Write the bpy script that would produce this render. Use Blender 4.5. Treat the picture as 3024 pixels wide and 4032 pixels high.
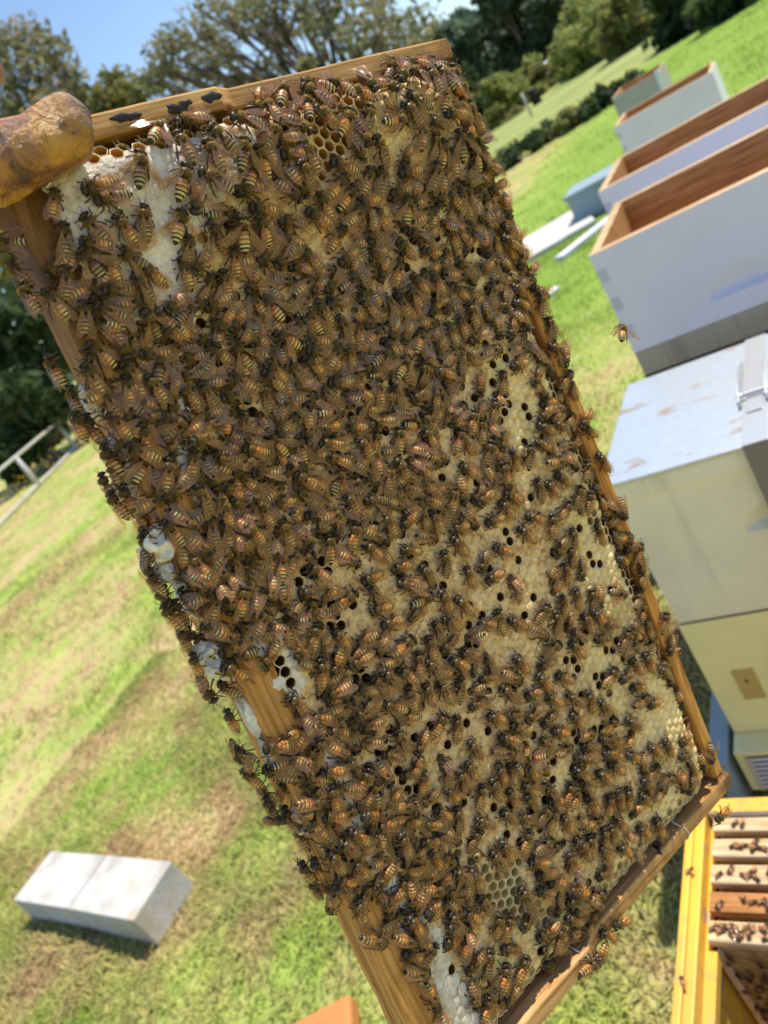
import bpy, bmesh, math, random
import numpy as np
from mathutils import Matrix, Vector, Quaternion, noise as mnoise

for o in list(bpy.data.objects): bpy.data.objects.remove(o, do_unlink=True)
scene = bpy.context.scene
COL = scene.collection
random.seed(7); RS = np.random.RandomState(7)
PI = math.pi; rad = math.radians

# ------------------------------------------------------------------ camera, sky, sun, exposure
CAM_H = 1.45
cam_d = bpy.data.cameras.new('camera'); cam = bpy.data.objects.new('camera', cam_d); COL.objects.link(cam)
CR = ((0.7764951643, -0.2551470744, -0.5761555608), (0.3571806184, -0.5750445724, 0.7360337938), (-0.5191119972, -0.7773182812, -0.3553857399))
cam.matrix_world = Matrix(((CR[0][0], -CR[0][1], -CR[0][2], 0), (CR[1][0], -CR[1][1], -CR[1][2], 0), (CR[2][0], -CR[2][1], -CR[2][2], CAM_H), (0, 0, 0, 1)))
cam_d.sensor_fit = 'VERTICAL'; cam_d.sensor_height = 36.0; cam_d.lens = 36.0 * 3028 / 4032
cam_d.clip_start = 0.02; cam_d.clip_end = 3000
cam_d.dof.use_dof = True; cam_d.dof.focus_distance = 0.335; cam_d.dof.aperture_fstop = cam_d.lens / 2.1
scene.camera = cam
SUN_EL, SUN_AZ = rad(64), rad(61.5)          # azimuth measured from +X towards +Y
SDIR = Vector((math.cos(SUN_EL) * math.cos(SUN_AZ), math.cos(SUN_EL) * math.sin(SUN_AZ), math.sin(SUN_EL)))
world = bpy.data.worlds.new('World'); scene.world = world; world.use_nodes = True
wn = world.node_tree.nodes; bg = wn['Background']; sky = wn.new('ShaderNodeTexSky'); sky.sky_type = 'NISHITA'; sky.sun_disc = False
sky.sun_elevation = SUN_EL; sky.sun_rotation = PI / 2 - SUN_AZ; sky.air_density = 1.0; sky.dust_density = 0.25; sky.ozone_density = 2.0
world.node_tree.links.new(sky.outputs[0], bg.inputs[0]); bg.inputs[1].default_value = 0.115
sun_d = bpy.data.lights.new('sun', 'SUN'); sun = bpy.data.objects.new('sun', sun_d); COL.objects.link(sun)
sun_d.energy = 4.0; sun_d.angle = rad(0.53); sun_d.color = (1.0, 0.93, 0.80)
sun.rotation_euler = SDIR.to_track_quat('Z', 'Y').to_euler(); sun.location = (3, 6, 12)
vs = scene.view_settings; vs.view_transform = 'Standard'; vs.look = 'None'; vs.exposure = 0.62; vs.gamma = 1; vs.use_curve_mapping = False
scene.cycles.max_bounces = 8; scene.cycles.transparent_max_bounces = 12; scene.cycles.caustics_reflective = False; scene.cycles.caustics_refractive = False
scene.cycles.sample_clamp_indirect = 6

# ------------------------------------------------------------------ helpers
def mesh_np(name, V, F, mats, mi=None, smooth=True, attrs=None):
    """V (n,3); F list of tuples or an (m,k) array"""
    me = bpy.data.meshes.new(name); V = np.asarray(V, np.float32)
    if isinstance(F, np.ndarray):
        m, k = F.shape; loops = F.astype(np.int32).ravel(); starts = np.arange(m, dtype=np.int32) * k; tot = np.full(m, k, np.int32)
    else:
        tot = np.array([len(f) for f in F], np.int32); m = len(F)
        loops = np.fromiter((i for f in F for i in f), np.int32); starts = np.concatenate([[0], np.cumsum(tot)[:-1]]).astype(np.int32)
    me.vertices.add(len(V)); me.vertices.foreach_set('co', V.ravel())
    me.loops.add(len(loops)); me.loops.foreach_set('vertex_index', loops)
    me.polygons.add(m); me.polygons.foreach_set('loop_start', starts); me.polygons.foreach_set('loop_total', tot)
    for mt in (mats if isinstance(mats, (list, tuple)) else [mats]): me.materials.append(mt)
    if mi is not None: me.polygons.foreach_set('material_index', np.asarray(mi, np.int32))
    me.polygons.foreach_set('use_smooth', np.full(m, bool(smooth)))
    for an, av in (attrs or {}).items():
        av = np.asarray(av, np.float32)
        a = me.attributes.new(an, 'FLOAT_VECTOR' if av.ndim == 2 else 'FLOAT', 'POINT')
        a.data.foreach_set('vector' if av.ndim == 2 else 'value', av.ravel())
    me.update(calc_edges=True)
    return me
def link(name, me, parent=None, mat=None):
    o = bpy.data.objects.new(name, me); COL.objects.link(o)
    if parent is not None: o.parent = parent
    return o
def tag(o, label=None, cat=None, group=None, kind=None):
    if label: o['label'] = label
    if cat: o['category'] = cat
    if group: o['group'] = group
    if kind: o['kind'] = kind
    return o
def empty(name, label=None, cat=None, group=None, loc=(0, 0, 0), mw=None):
    o = bpy.data.objects.new(name, None); COL.objects.link(o); o.empty_display_size = 0.01; o.location = loc
    if mw is not None: o.matrix_world = mw
    return tag(o, label, cat, group)
def box_vf(x0, x1, y0, y1, z0, z1):
    V = [(x, y, z) for z in (z0, z1) for y in (y0, y1) for x in (x0, x1)]
    F = [(0, 2, 3, 1), (4, 5, 7, 6), (0, 1, 5, 4), (2, 6, 7, 3), (0, 4, 6, 2), (1, 3, 7, 5)]   # -z +z -y +y -x +x
    return V, F
def bevel(o, w, seg=2):
    m = o.modifiers.new('bevel', 'BEVEL'); m.width = w; m.segments = seg; m.limit_method = 'ANGLE'; m.angle_limit = rad(35); return o
def box(name, b, mat, parent=None, bev=0.0, face_mats=None, mats=None):
    V, F = box_vf(*b)
    me = mesh_np(name, V, F, mats or [mat], mi=face_mats, smooth=False); o = link(name, me, parent)
    if bev: bevel(o, bev)
    return o
def tube(pts, radii, n=6, cap=True):
    V = []; F = []; pts = [Vector(p) for p in pts]; prev = None
    for i, p in enumerate(pts):
        d = (pts[min(i + 1, len(pts) - 1)] - pts[max(i - 1, 0)]).normalized()
        if prev is None: a = d.orthogonal().normalized()
        else: a = (prev - d * prev.dot(d)).normalized()
        prev = a; b = d.cross(a)
        for k in range(n):
            t = 2 * PI * k / n; V.append(tuple(p + (a * math.cos(t) + b * math.sin(t)) * radii[i]))
    for i in range(len(pts) - 1):
        for k in range(n):
            k2 = (k + 1) % n; F.append((i * n + k, i * n + k2, (i + 1) * n + k2, (i + 1) * n + k))
    if cap: F.append(tuple(range(n))[::-1]); F.append(tuple((len(pts) - 1) * n + k for k in range(n)))
    return V, F
def merge(parts):
    V = []; F = []
    for v, f in parts:
        b = len(V); V += [tuple(x) for x in v]; F += [tuple(i + b for i in q) for q in f]
    return V, F

# ------------------------------------------------------------------ materials
def mat(name, base=(0.5, 0.5, 0.5), rough=0.6, spec=0.3, metallic=0.0):
    m = bpy.data.materials.new(name); m.use_nodes = True; b = m.node_tree.nodes['Principled BSDF']
    b.inputs['Base Color'].default_value = (*base, 1); b.inputs['Roughness'].default_value = rough
    b.inputs['Specular IOR Level'].default_value = spec; b.inputs['Metallic'].default_value = metallic
    return m
def N(m, t, **kw):
    n = m.node_tree.nodes.new(t)
    for k, v in kw.items():
        if k.startswith('i_'):
            key = k[2:]; key = int(key) if key.isdigit() else key.replace('_', ' ')
            n.inputs[key].default_value = v
        else: setattr(n, k, v)
    return n
def L(m, a, b): m.node_tree.links.new(a, b)
def BS(m): return m.node_tree.nodes['Principled BSDF']
def ramp(m, fac, stops, interp='LINEAR'):
    r = N(m, 'ShaderNodeValToRGB'); r.color_ramp.interpolation = interp; e = r.color_ramp.elements
    while len(e) < len(stops): e.new(0.5)
    for i, (p, c) in enumerate(stops): e[i].position = p; e[i].color = (*c, 1) if len(c) == 3 else c
    if fac is not None: L(m, fac, r.inputs[0])
    return r
def coords(m, scale=(1, 1, 1), kind='Object'):
    tc = N(m, 'ShaderNodeTexCoord'); mp = N(m, 'ShaderNodeMapping'); mp.inputs['Scale'].default_value = scale
    L(m, tc.outputs[kind], mp.inputs[0]); return mp.outputs[0]
def noise_t(m, co, scale, detail=4, rough=0.55, dist=0.0):
    n = N(m, 'ShaderNodeTexNoise'); n.inputs['Scale'].default_value = scale; n.inputs['Detail'].default_value = detail
    n.inputs['Roughness'].default_value = rough; n.inputs['Distortion'].default_value = dist
    if co is not None: L(m, co, n.inputs['Vector'])
    return n.outputs[0]
def mix(m, fac, a, b, mode='MIX'):
    x = N(m, 'ShaderNodeMix', data_type='RGBA', blend_type=mode)
    for s, v in ((0, fac), (6, a), (7, b)):
        if hasattr(v, 'is_output'): L(m, v, x.inputs[s])
        elif isinstance(v, (int, float)): x.inputs[s].default_value = v
        else: x.inputs[s].default_value = (*v, 1)
    return x.outputs[2]
def math_n(m, op, a, b=None):
    x = N(m, 'ShaderNodeMath', operation=op)
    for s, v in ((0, a), (1, b)):
        if v is None: continue
        if hasattr(v, 'is_output'): L(m, v, x.inputs[s])
        else: x.inputs[s].default_value = v
    return x.outputs[0]
def bump(m, h, strength=0.3, dist=0.001):
    b = N(m, 'ShaderNodeBump'); b.inputs['Strength'].default_value = strength; b.inputs['Distance'].default_value = dist
    L(m, h, b.inputs['Height']); L(m, b.outputs[0], BS(m).inputs['Normal']); return b
def wood(name, axis, c0, c1, c2, stain=None, stain_thr=0.62, scale=1.0, rough=0.55, seed=0.0, stain_scale=38, stain_shade=None):
    m = mat(name, c1, rough + 0.12, 0.12); sc = [55 * scale] * 3; sc[axis] = 3.2 * scale
    co = coords(m, sc); off = N(m, 'ShaderNodeVectorMath', operation='ADD'); off.inputs[1].default_value = (seed, seed * 2, -seed); L(m, co, off.inputs[0])
    n1 = noise_t(m, off.outputs[0], 1.6, 5, 0.6, 0.6); n2 = noise_t(m, off.outputs[0], 9, 3, 0.6)
    r = ramp(m, n1, [(0.25, c0), (0.48, c1), (0.72, c2)])
    g = ramp(m, n2, [(0.35, (0.55, 0.48, 0.40)), (0.6, (1, 1, 1))])
    colr = mix(m, 0.85, r.outputs[0], g.outputs[0], 'MULTIPLY')
    blot = noise_t(m, coords(m), 14 * scale, 4, 0.6)
    colr = mix(m, 0.45, colr, ramp(m, blot, [(0.3, (0.62, 0.55, 0.47)), (0.65, (1.1, 1.05, 1.0))]).outputs[0], 'MULTIPLY')
    if stain_shade:   # propolis stain at one end; on the top bar also painted thumb shade
        sx = N(m, 'ShaderNodeSeparateXYZ'); L(m, coords(m), sx.inputs[0]); mr = N(m, 'ShaderNodeMapRange'); L(m, math_n(m, 'ADD', sx.outputs[stain_shade[0]], math_n(m, 'MULTIPLY', noise_t(m, coords(m), 45, 5, 0.65), 0.07)), mr.inputs[0]); mr.inputs[1].default_value = stain_shade[1]; mr.inputs[2].default_value = stain_shade[2]; mr.inputs[3].default_value = 0.0; mr.inputs[4].default_value = 0.8
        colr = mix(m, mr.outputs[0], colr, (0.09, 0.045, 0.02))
    if stain:
        sn = noise_t(m, coords(m), stain_scale, 5, 0.65, 0.4)
        colr = mix(m, ramp(m, sn, [(stain_thr, (0, 0, 0)), (stain_thr + 0.035, (1, 1, 1))]).outputs[0], colr, stain)
    L(m, colr, BS(m).inputs['Base Color']); bump(m, n2, 0.35, 0.0006)
    return m
M = {}
PROP = (0.03, 0.018, 0.018)
M['bar_u'] = wood('frame_wood_long', 0, (0.32, 0.125, 0.028), (0.68, 0.32, 0.085), (0.78, 0.42, 0.13), PROP, 0.69)
M['bar_top'] = wood('frame_wood_top', 0, (0.30, 0.12, 0.033), (0.68, 0.335, 0.10), (0.78, 0.44, 0.15), PROP, 0.66, stain_shade=(0, 0.15, 0.08))  # held end darkened in the colour: propolis stain plus the thumb's shade
M['bar_v'] = wood('frame_wood_end', 1, (0.27, 0.12, 0.045), (0.60, 0.33, 0.13), (0.70, 0.44, 0.20), PROP, 0.67, seed=3.1, stain_shade=(1, 0.252, 0.268))
M['pine_x'] = wood('pine_inside_x', 0, (0.50, 0.235, 0.08), (0.66, 0.36, 0.14), (0.76, 0.47, 0.21), seed=5, scale=0.35)
M['pine_z'] = wood('pine_rim', 0, (0.62, 0.42, 0.22), (0.70, 0.50, 0.29), (0.78, 0.60, 0.38), seed=8, scale=0.5)
M['pine_new'] = wood('pine_new', 0, (0.60, 0.42, 0.22), (0.72, 0.54, 0.32), (0.78, 0.62, 0.42), seed=12, scale=0.6)
M['pine_red'] = wood('pine_red', 0, (0.40, 0.17, 0.06), (0.55, 0.26, 0.10), (0.62, 0.33, 0.14), seed=15, scale=0.6)
def paint(name, c, dirt=(0.35, 0.32, 0.28), amt=0.25, rough=0.45, streak=True, chips=None):
    m = mat(name, c, rough, 0.35); a = noise_t(m, coords(m), 6, 5, 0.6); b = noise_t(m, coords(m, (22, 22, 1.4)), 1.0, 4, 0.6)
    f = ramp(m, a, [(0.45, (0, 0, 0)), (0.8, (amt,) * 3)]).outputs[0]
    colr = mix(m, f, c, dirt)
    if streak: colr = mix(m, ramp(m, b, [(0.56, (0, 0, 0)), (0.78, (amt * 1.6,) * 3)]).outputs[0], colr, dirt)
    if chips: colr = mix(m, ramp(m, noise_t(m, coords(m, (1, 0.45, 1)), 34, 5, 0.6, 0.4), [(0.585, (0, 0, 0)), (0.61, (0.9,) * 3)]).outputs[0], colr, chips)
    L(m, colr, BS(m).inputs['Base Color']); bump(m, math_n(m, 'ADD', noise_t(m, coords(m), 90, 3), noise_t(m, coords(m, (4, 60, 60)), 1.5, 4)), 0.35, 0.0012); return m
M['white'] = paint('white_paint', (0.76, 0.735, 0.86), (0.30, 0.27, 0.28), amt=0.16, streak=False)
M['cream'] = paint('cream_paint', (0.80, 0.75, 0.58), (0.28, 0.24, 0.20), 0.30)
M['yellow_pale'] = paint('pale_yellow_paint', (0.86, 0.79, 0.42), (0.34, 0.28, 0.18), 0.22)
M['weather'] = paint('weathered_grey', (0.42, 0.37, 0.31), (0.16, 0.14, 0.12), 0.35)
M['green_grey'] = paint('grey_green_paint', (0.46, 0.42, 0.41), (0.2, 0.18, 0.17), 0.3)
M['blue_grey'] = paint('blue_grey_paint', (0.28, 0.36, 0.42), (0.12, 0.14, 0.15), 0.2)
M['yellow'] = paint('yellow_paint', (0.78, 0.46, 0.045), (0.42, 0.24, 0.10), 0.6, chips=(0.46, 0.30, 0.20))
M['joint'] = paint('joint_end_grain', (0.58, 0.57, 0.67), amt=0.3)
M['inner_pale'] = paint('pale_inner_wall', (0.60, 0.55, 0.50), amt=0.2)
M['concrete'] = mat('concrete', (0.6, 0.59, 0.57), 0.85, 0.2)
_c = coords(M['concrete']); L(M['concrete'], mix(M['concrete'], ramp(M['concrete'], noise_t(M['concrete'], _c, 7, 6, 0.65), [(0.35, (0.50, 0.49, 0.47)), (0.62, (0.66, 0.65, 0.64))]).outputs[0], 1.0, (1, 1, 1)) if False else ramp(M['concrete'], noise_t(M['concrete'], _c, 7, 6, 0.65), [(0.3, (0.42, 0.39, 0.35)), (0.45, (0.54, 0.52, 0.49)), (0.62, (0.62, 0.605, 0.58))]).outputs[0], BS(M['concrete']).inputs['Base Color'])
bump(M['concrete'], noise_t(M['concrete'], _c, 160, 4, 0.7), 0.9, 0.004)
m = M['concrete_tan'] = M['concrete'].copy(); _b0 = BS(m).inputs['Base Color'].links[0].from_socket
L(m, mix(m, ramp(m, noise_t(m, coords(m), 5.0, 4, 0.6), [(0.52, (0, 0, 0)), (0.62, (0.7,) * 3)]).outputs[0], _b0, (0.50, 0.40, 0.27)), BS(m).inputs['Base Color'])
M['galv'] = mat('galvanised_sheet', (0.62, 0.65, 0.68), 0.42, 0.5, 0.75)
_g = coords(M['galv']); _gv = N(M['galv'], 'ShaderNodeTexVoronoi'); _gv.inputs['Scale'].default_value = 60; L(M['galv'], _g, _gv.inputs['Vector'])
_gc = mix(M['galv'], ramp(M['galv'], noise_t(M['galv'], coords(M['galv'], (1.6, 4, 1)), 5.5, 4, 0.6, 0.5), [(0.585, (0, 0, 0)), (0.66, (0.9,) * 3)]).outputs[0], mix(M['galv'], 0.25, (0.56, 0.61, 0.67), ramp(M['galv'], _gv.outputs['Distance'], [(0.0, (0.35,) * 3), (0.8, (0.75,) * 3)]).outputs[0], 'SOFT_LIGHT'), (0.50, 0.36, 0.26))
L(M['galv'], _gc, BS(M['galv']).inputs['Base Color'])
M['steel'] = mat('steel', (0.68, 0.68, 0.68), 0.34, 0.5, 0.7)
M['strap'] = mat('strap', (0.20, 0.20, 0.20), 0.5, 0.3, 0.3)
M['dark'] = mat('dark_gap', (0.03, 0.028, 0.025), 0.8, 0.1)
M['brass'] = mat('ochre_plate', (0.52, 0.38, 0.14), 0.5, 0.3)
M['terracotta'] = mat('terracotta', (0.55, 0.22, 0.07), 0.6, 0.3)
M['rail'] = paint('fence_rail', (0.52, 0.50, 0.46), (0.25, 0.24, 0.2), 0.4)
M['bark'] = mat('bark', (0.14, 0.115, 0.09), 0.9, 0.1)
L(M['bark'], ramp(M['bark'], noise_t(M['bark'], coords(M['bark'], (6, 6, 1.2)), 1.2, 4), [(0.35, (0.07, 0.055, 0.045)), (0.65, (0.22, 0.19, 0.155))]).outputs[0], BS(M['bark']).inputs['Base Color'])
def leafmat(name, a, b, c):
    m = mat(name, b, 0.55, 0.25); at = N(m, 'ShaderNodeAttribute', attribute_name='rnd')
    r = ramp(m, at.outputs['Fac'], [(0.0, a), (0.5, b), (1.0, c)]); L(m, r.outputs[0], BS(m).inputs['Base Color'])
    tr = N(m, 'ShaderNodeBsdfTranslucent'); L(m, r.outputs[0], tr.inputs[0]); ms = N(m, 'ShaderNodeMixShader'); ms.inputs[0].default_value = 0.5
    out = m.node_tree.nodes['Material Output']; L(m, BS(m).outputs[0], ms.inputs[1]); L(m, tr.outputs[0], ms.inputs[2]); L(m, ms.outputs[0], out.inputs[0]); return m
M['leaf_gum'] = leafmat('gum_leaf', (0.15, 0.17, 0.085), (0.25, 0.25, 0.13), (0.38, 0.29, 0.15))
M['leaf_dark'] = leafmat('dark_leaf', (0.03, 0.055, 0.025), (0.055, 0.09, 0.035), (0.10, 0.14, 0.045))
M['leaf_blue'] = leafmat('blue_green_leaf', (0.09, 0.14, 0.10), (0.13, 0.19, 0.12), (0.18, 0.25, 0.14))
M['leaf_pine'] = leafmat('pine_leaf', (0.05, 0.075, 0.045), (0.085, 0.12, 0.07), (0.13, 0.17, 0.09))
M['leaf_bright'] = leafmat('bright_leaf', (0.20, 0.25, 0.065), (0.30, 0.33, 0.09), (0.38, 0.38, 0.13))
M['leaf_olive'] = leafmat('olive_leaf', (0.14, 0.17, 0.05), (0.22, 0.23, 0.07), (0.33, 0.28, 0.10))

def ground_colour(m, co):
    """patches of green turf and dry straw; bright lawn on the hive side, pale paddock far off"""
    s = N(m, 'ShaderNodeSeparateXYZ'); L(m, co, s.inputs[0])
    big = noise_t(m, co, 1.1, 5, 0.6, 0.3); mid = noise_t(m, co, 5.5, 5, 0.65, 0.3)
    # +1 on the lawn beside the hives (x > -5), drier towards the fence
    lawn = N(m, 'ShaderNodeMapRange'); L(m, s.outputs[0], lawn.inputs[0]); lawn.inputs[1].default_value = -4.2; lawn.inputs[2].default_value = -2.6; lawn.inputs[3].default_value = 0.0; lawn.inputs[4].default_value = 1.0
    far = N(m, 'ShaderNodeMapRange'); L(m, s.outputs[1], far.inputs[0]); far.inputs[1].default_value = 3.4; far.inputs[2].default_value = 6.0; far.inputs[3].default_value = 0.0; far.inputs[4].default_value = 1.0
    lf = math_n(m, 'MULTIPLY', lawn.outputs[0], far.outputs[0])
    f = math_n(m, 'ADD', math_n(m, 'MULTIPLY', big, 0.55), math_n(m, 'MULTIPLY', mid, 0.45))
    f = math_n(m, 'ADD', f, math_n(m, 'MULTIPLY', lf, 0.22))
    straw = ramp(m, mid, [(0.3, (0.40, 0.28, 0.15)), (0.6, (0.55, 0.43, 0.23)), (0.8, (0.62, 0.52, 0.29))]).outputs[0]
    green = ramp(m, noise_t(m, co, 2.7, 4), [(0.3, (0.19, 0.30, 0.045)), (0.65, (0.37, 0.44, 0.11))]).outputs[0]
    k = ramp(m, f, [(0.41, (0, 0, 0)), (0.58, (1, 1, 1))]).outputs[0]
    c = mix(m, k, straw, green)
    return mix(m, math_n(m, 'MULTIPLY', lf, 0.75), c, (0.19, 0.30, 0.05))
M['ground'] = mat('ground', (0.2, 0.25, 0.1), 0.95, 0.05)
_tc = N(M['ground'], 'ShaderNodeTexCoord'); _gc = ground_colour(M['ground'], _tc.outputs['Object'])
_sp = N(M['ground'], 'ShaderNodeSeparateXYZ'); L(M['ground'], _tc.outputs['Object'], _sp.inputs[0])
_fy = N(M['ground'], 'ShaderNodeMapRange'); L(M['ground'], _sp.outputs[1], _fy.inputs[0]); _fy.inputs[1].default_value = 21; _fy.inputs[2].default_value = 23
_gc = mix(M['ground'], _fy.outputs[0], _gc, ramp(M['ground'], noise_t(M['ground'], _tc.outputs['Object'], 0.35, 4), [(0.35, (0.20, 0.26, 0.075)), (0.6, (0.32, 0.34, 0.13))]).outputs[0])
L(M['ground'], _gc, BS(M['ground']).inputs['Base Color']); bump(M['ground'], noise_t(M['ground'], _tc.outputs['Object'], 30, 4), 0.3, 0.015)
M['blade'] = mat('grass_blade', (0.2, 0.25, 0.1), 0.6, 0.2)
_at = N(M['blade'], 'ShaderNodeAttribute', attribute_name='gp'); _gc = ground_colour(M['blade'], _at.outputs['Vector'])
_ar = N(M['blade'], 'ShaderNodeAttribute', attribute_name='rnd'); _gc = mix(M['blade'], 0.8, _gc, ramp(M['blade'], _ar.outputs['Fac'], [(0, (0.75, 0.8, 0.7)), (0.5, (1, 1, 1)), (1, (1.5, 1.35, 1.1))]).outputs[0], 'MULTIPLY')
L(M['blade'], _gc, BS(M['blade']).inputs['Base Color'])
_tr = N(M['blade'], 'ShaderNodeBsdfTranslucent'); L(M['blade'], _gc, _tr.inputs[0]); _ms = N(M['blade'], 'ShaderNodeMixShader'); _ms.inputs[0].default_value = 0.35
L(M['blade'], BS(M['blade']).outputs[0], _ms.inputs[1]); L(M['blade'], _tr.outputs[0], _ms.inputs[2]); L(M['blade'], _ms.outputs[0], M['blade'].node_tree.nodes['Material Output'].inputs[0])
M['flower'] = mat('yellow_flower', (0.75, 0.5, 0.03), 0.6)

# wax and comb
def wax(name, c0, c1, c2, sc=160, rough=0.5, sss=0.15, bumpd=0.0007):
    m = mat(name, c1, rough, 0.35); co = N(m, 'ShaderNodeNewGeometry').outputs['Position']
    r = ramp(m, noise_t(m, co, sc, 5, 0.65, 0.4), [(0.3, c0), (0.5, c1), (0.7, c2)])
    big = ramp(m, noise_t(m, co, 42, 5, 0.7), [(0.34, (0.58, 0.50, 0.42)), (0.52, (0.95, 0.92, 0.88)), (0.66, (1.06, 1.05, 1.03))])
    L(m, mix(m, 0.8, r.outputs[0], big.outputs[0], 'MULTIPLY'), BS(m).inputs['Base Color'])
    b = BS(m); b.inputs['Subsurface Weight'].default_value = sss; b.inputs['Subsurface Radius'].default_value = (0.002, 0.0012, 0.0006)
    bump(m, noise_t(m, co, sc * 3.4, 4, 0.7), 0.6, bumpd); return m
M['cap_white'] = wax('white_capping', (0.60, 0.47, 0.38), (0.80, 0.71, 0.64), (0.88, 0.81, 0.75), 170, bumpd=0.0011)
M['cap_tan'] = wax('brood_capping', (0.48, 0.24, 0.09), (0.93, 0.64, 0.33), (0.98, 0.79, 0.48), 260, 0.7, bumpd=0.0012)
M['cap_yellow'] = wax('pale_yellow_capping', (0.72, 0.46, 0.19), (0.95, 0.71, 0.36), (0.98, 0.81, 0.47), 260, 0.6, bumpd=0.001)
M['rim'] = wax('cell_rim', (0.62, 0.42, 0.21), (0.80, 0.61, 0.35), (0.88, 0.71, 0.46), 200)
M['cell_in'] = mat('cell_wall', (0.16, 0.065, 0.02), 0.3, 0.5); M['cell_amber'] = mat('cell_wall_amber', (0.48, 0.23, 0.05), 0.25, 0.6); M['cell_pale'] = mat('cell_wall_pale', (0.58, 0.44, 0.17), 0.45, 0.4)
M['wax_white'] = wax('fresh_white_wax', (0.80, 0.70, 0.58), (0.90, 0.83, 0.72), (0.94, 0.89, 0.80), 130, 0.4, 0.3)
M['propolis'] = mat('propolis', PROP, 0.6, 0.25)

# bees
def bee_body(name, amber, cream, dark):
    m = mat(name, amber, 0.38, 0.45); at = N(m, 'ShaderNodeAttribute', attribute_name='bp'); s = N(m, 'ShaderNodeSeparateXYZ'); L(m, at.outputs['Vector'], s.inputs[0])
    x = math_n(m, 'ADD', s.outputs[0], math_n(m, 'MULTIPLY', noise_t(m, at.outputs['Vector'], 1.2, 2), 0.22))
    bk = (0.018, 0.012, 0.008); dk = dark
    f = math_n(m, 'DIVIDE', math_n(m, 'ADD', x, 6.5), 7.0)
    r = ramp(m, f, [(0.0, bk), (0.12, bk), (0.15, cream), (0.19, cream), (0.22, bk), (0.275, bk), (0.31, cream), (0.365, cream), (0.395, bk), (0.44, dk), (0.485, cream), (0.53, amber), (0.585, amber), (0.605, dk), (0.64, dk), (0.665, cream), (0.70, amber), (0.77, amber), (0.79, dk), (0.815, dk), (0.84, amber), (0.93, amber), (0.97, (0.04, 0.022, 0.01))])
    thor = ramp(m, noise_t(m, at.outputs['Vector'], 2.5, 3), [(0.3, (0.022, 0.014, 0.006)), (0.7, (0.07, 0.045, 0.016))])
    c = mix(m, ramp(m, x, [(0.25, (0, 0, 0)), (0.45, (1, 1, 1))]).outputs[0], r.outputs[0], thor.outputs[0])
    # head: near black from x = 3.6 on; shader value clamps at 1 so scale first
    hd = N(m, 'ShaderNodeMapRange'); L(m, s.outputs[0], hd.inputs[0]); hd.inputs[1].default_value = 3.4; hd.inputs[2].default_value = 3.9
    c = mix(m, hd.outputs[0], c, (0.025, 0.018, 0.012))
    L(m, c, BS(m).inputs['Base Color']); bump(m, noise_t(m, at.outputs['Vector'], 9, 3), 0.25, 0.0002); return m
BEE_MATS = [bee_body('bee_body_amber', (0.57, 0.21, 0.036), (0.68, 0.50, 0.22), (0.10, 0.04, 0.015)),
            bee_body('bee_body_brown', (0.40, 0.15, 0.032), (0.60, 0.45, 0.21), (0.055, 0.025, 0.012)),
            bee_body('bee_body_orange', (0.62, 0.24, 0.036), (0.64, 0.44, 0.16), (0.28, 0.075, 0.02)),
            bee_body('bee_body_dark', (0.17, 0.065, 0.018), (0.40, 0.31, 0.16), (0.03, 0.016, 0.008)),
            bee_body('bee_body_pale', (0.50, 0.235, 0.06), (0.62, 0.47, 0.22), (0.16, 0.065, 0.02))]
M['hair'] = mat('bee_hair', (0.30, 0.185, 0.05), 0.6, 0.2)
_tr = N(M['hair'], 'ShaderNodeBsdfTranslucent'); _tr.inputs[0].default_value = (0.62, 0.40, 0.12, 1); _ms = N(M['hair'], 'ShaderNodeMixShader'); _ms.inputs[0].default_value = 0.45
L(M['hair'], BS(M['hair']).outputs[0], _ms.inputs[1]); L(M['hair'], _tr.outputs[0], _ms.inputs[2]); L(M['hair'], _ms.outputs[0], M['hair'].node_tree.nodes['Material Output'].inputs[0])
M['leg'] = mat('bee_leg', (0.105, 0.052, 0.024), 0.4, 0.4)
m = M['wing'] = mat('bee_wing', (0.34, 0.23, 0.17), 0.16, 0.8)
_at = N(m, 'ShaderNodeAttribute', attribute_name='bp'); _v = N(m, 'ShaderNodeTexVoronoi', feature='DISTANCE_TO_EDGE'); _v.inputs['Scale'].default_value = 0.62
_mp = N(m, 'ShaderNodeMapping'); _mp.inputs['Scale'].default_value = (0.55, 1.3, 0.2); L(m, _at.outputs['Vector'], _mp.inputs[0]); L(m, _mp.outputs[0], _v.inputs['Vector'])
_vein = ramp(m, _v.outputs['Distance'], [(0.03, (1, 1, 1)), (0.07, (0, 0, 0))]).outputs[0]
L(m, mix(m, _vein, (0.44, 0.25, 0.15), (0.14, 0.065, 0.03)), BS(m).inputs['Base Color'])
_tp = N(m, 'ShaderNodeBsdfTransparent'); _tp.inputs[0].default_value = (0.98, 0.84, 0.68, 1); _ms = N(m, 'ShaderNodeMixShader')
_a = math_n(m, 'ADD', math_n(m, 'MULTIPLY', _vein, 0.25), 0.27); L(m, _a, _ms.inputs[0])
L(m, _tp.outputs[0], _ms.inputs[1]); L(m, BS(m).outputs[0], _ms.inputs[2]); L(m, _ms.outputs[0], m.node_tree.nodes['Material Output'].inputs[0])
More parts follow.
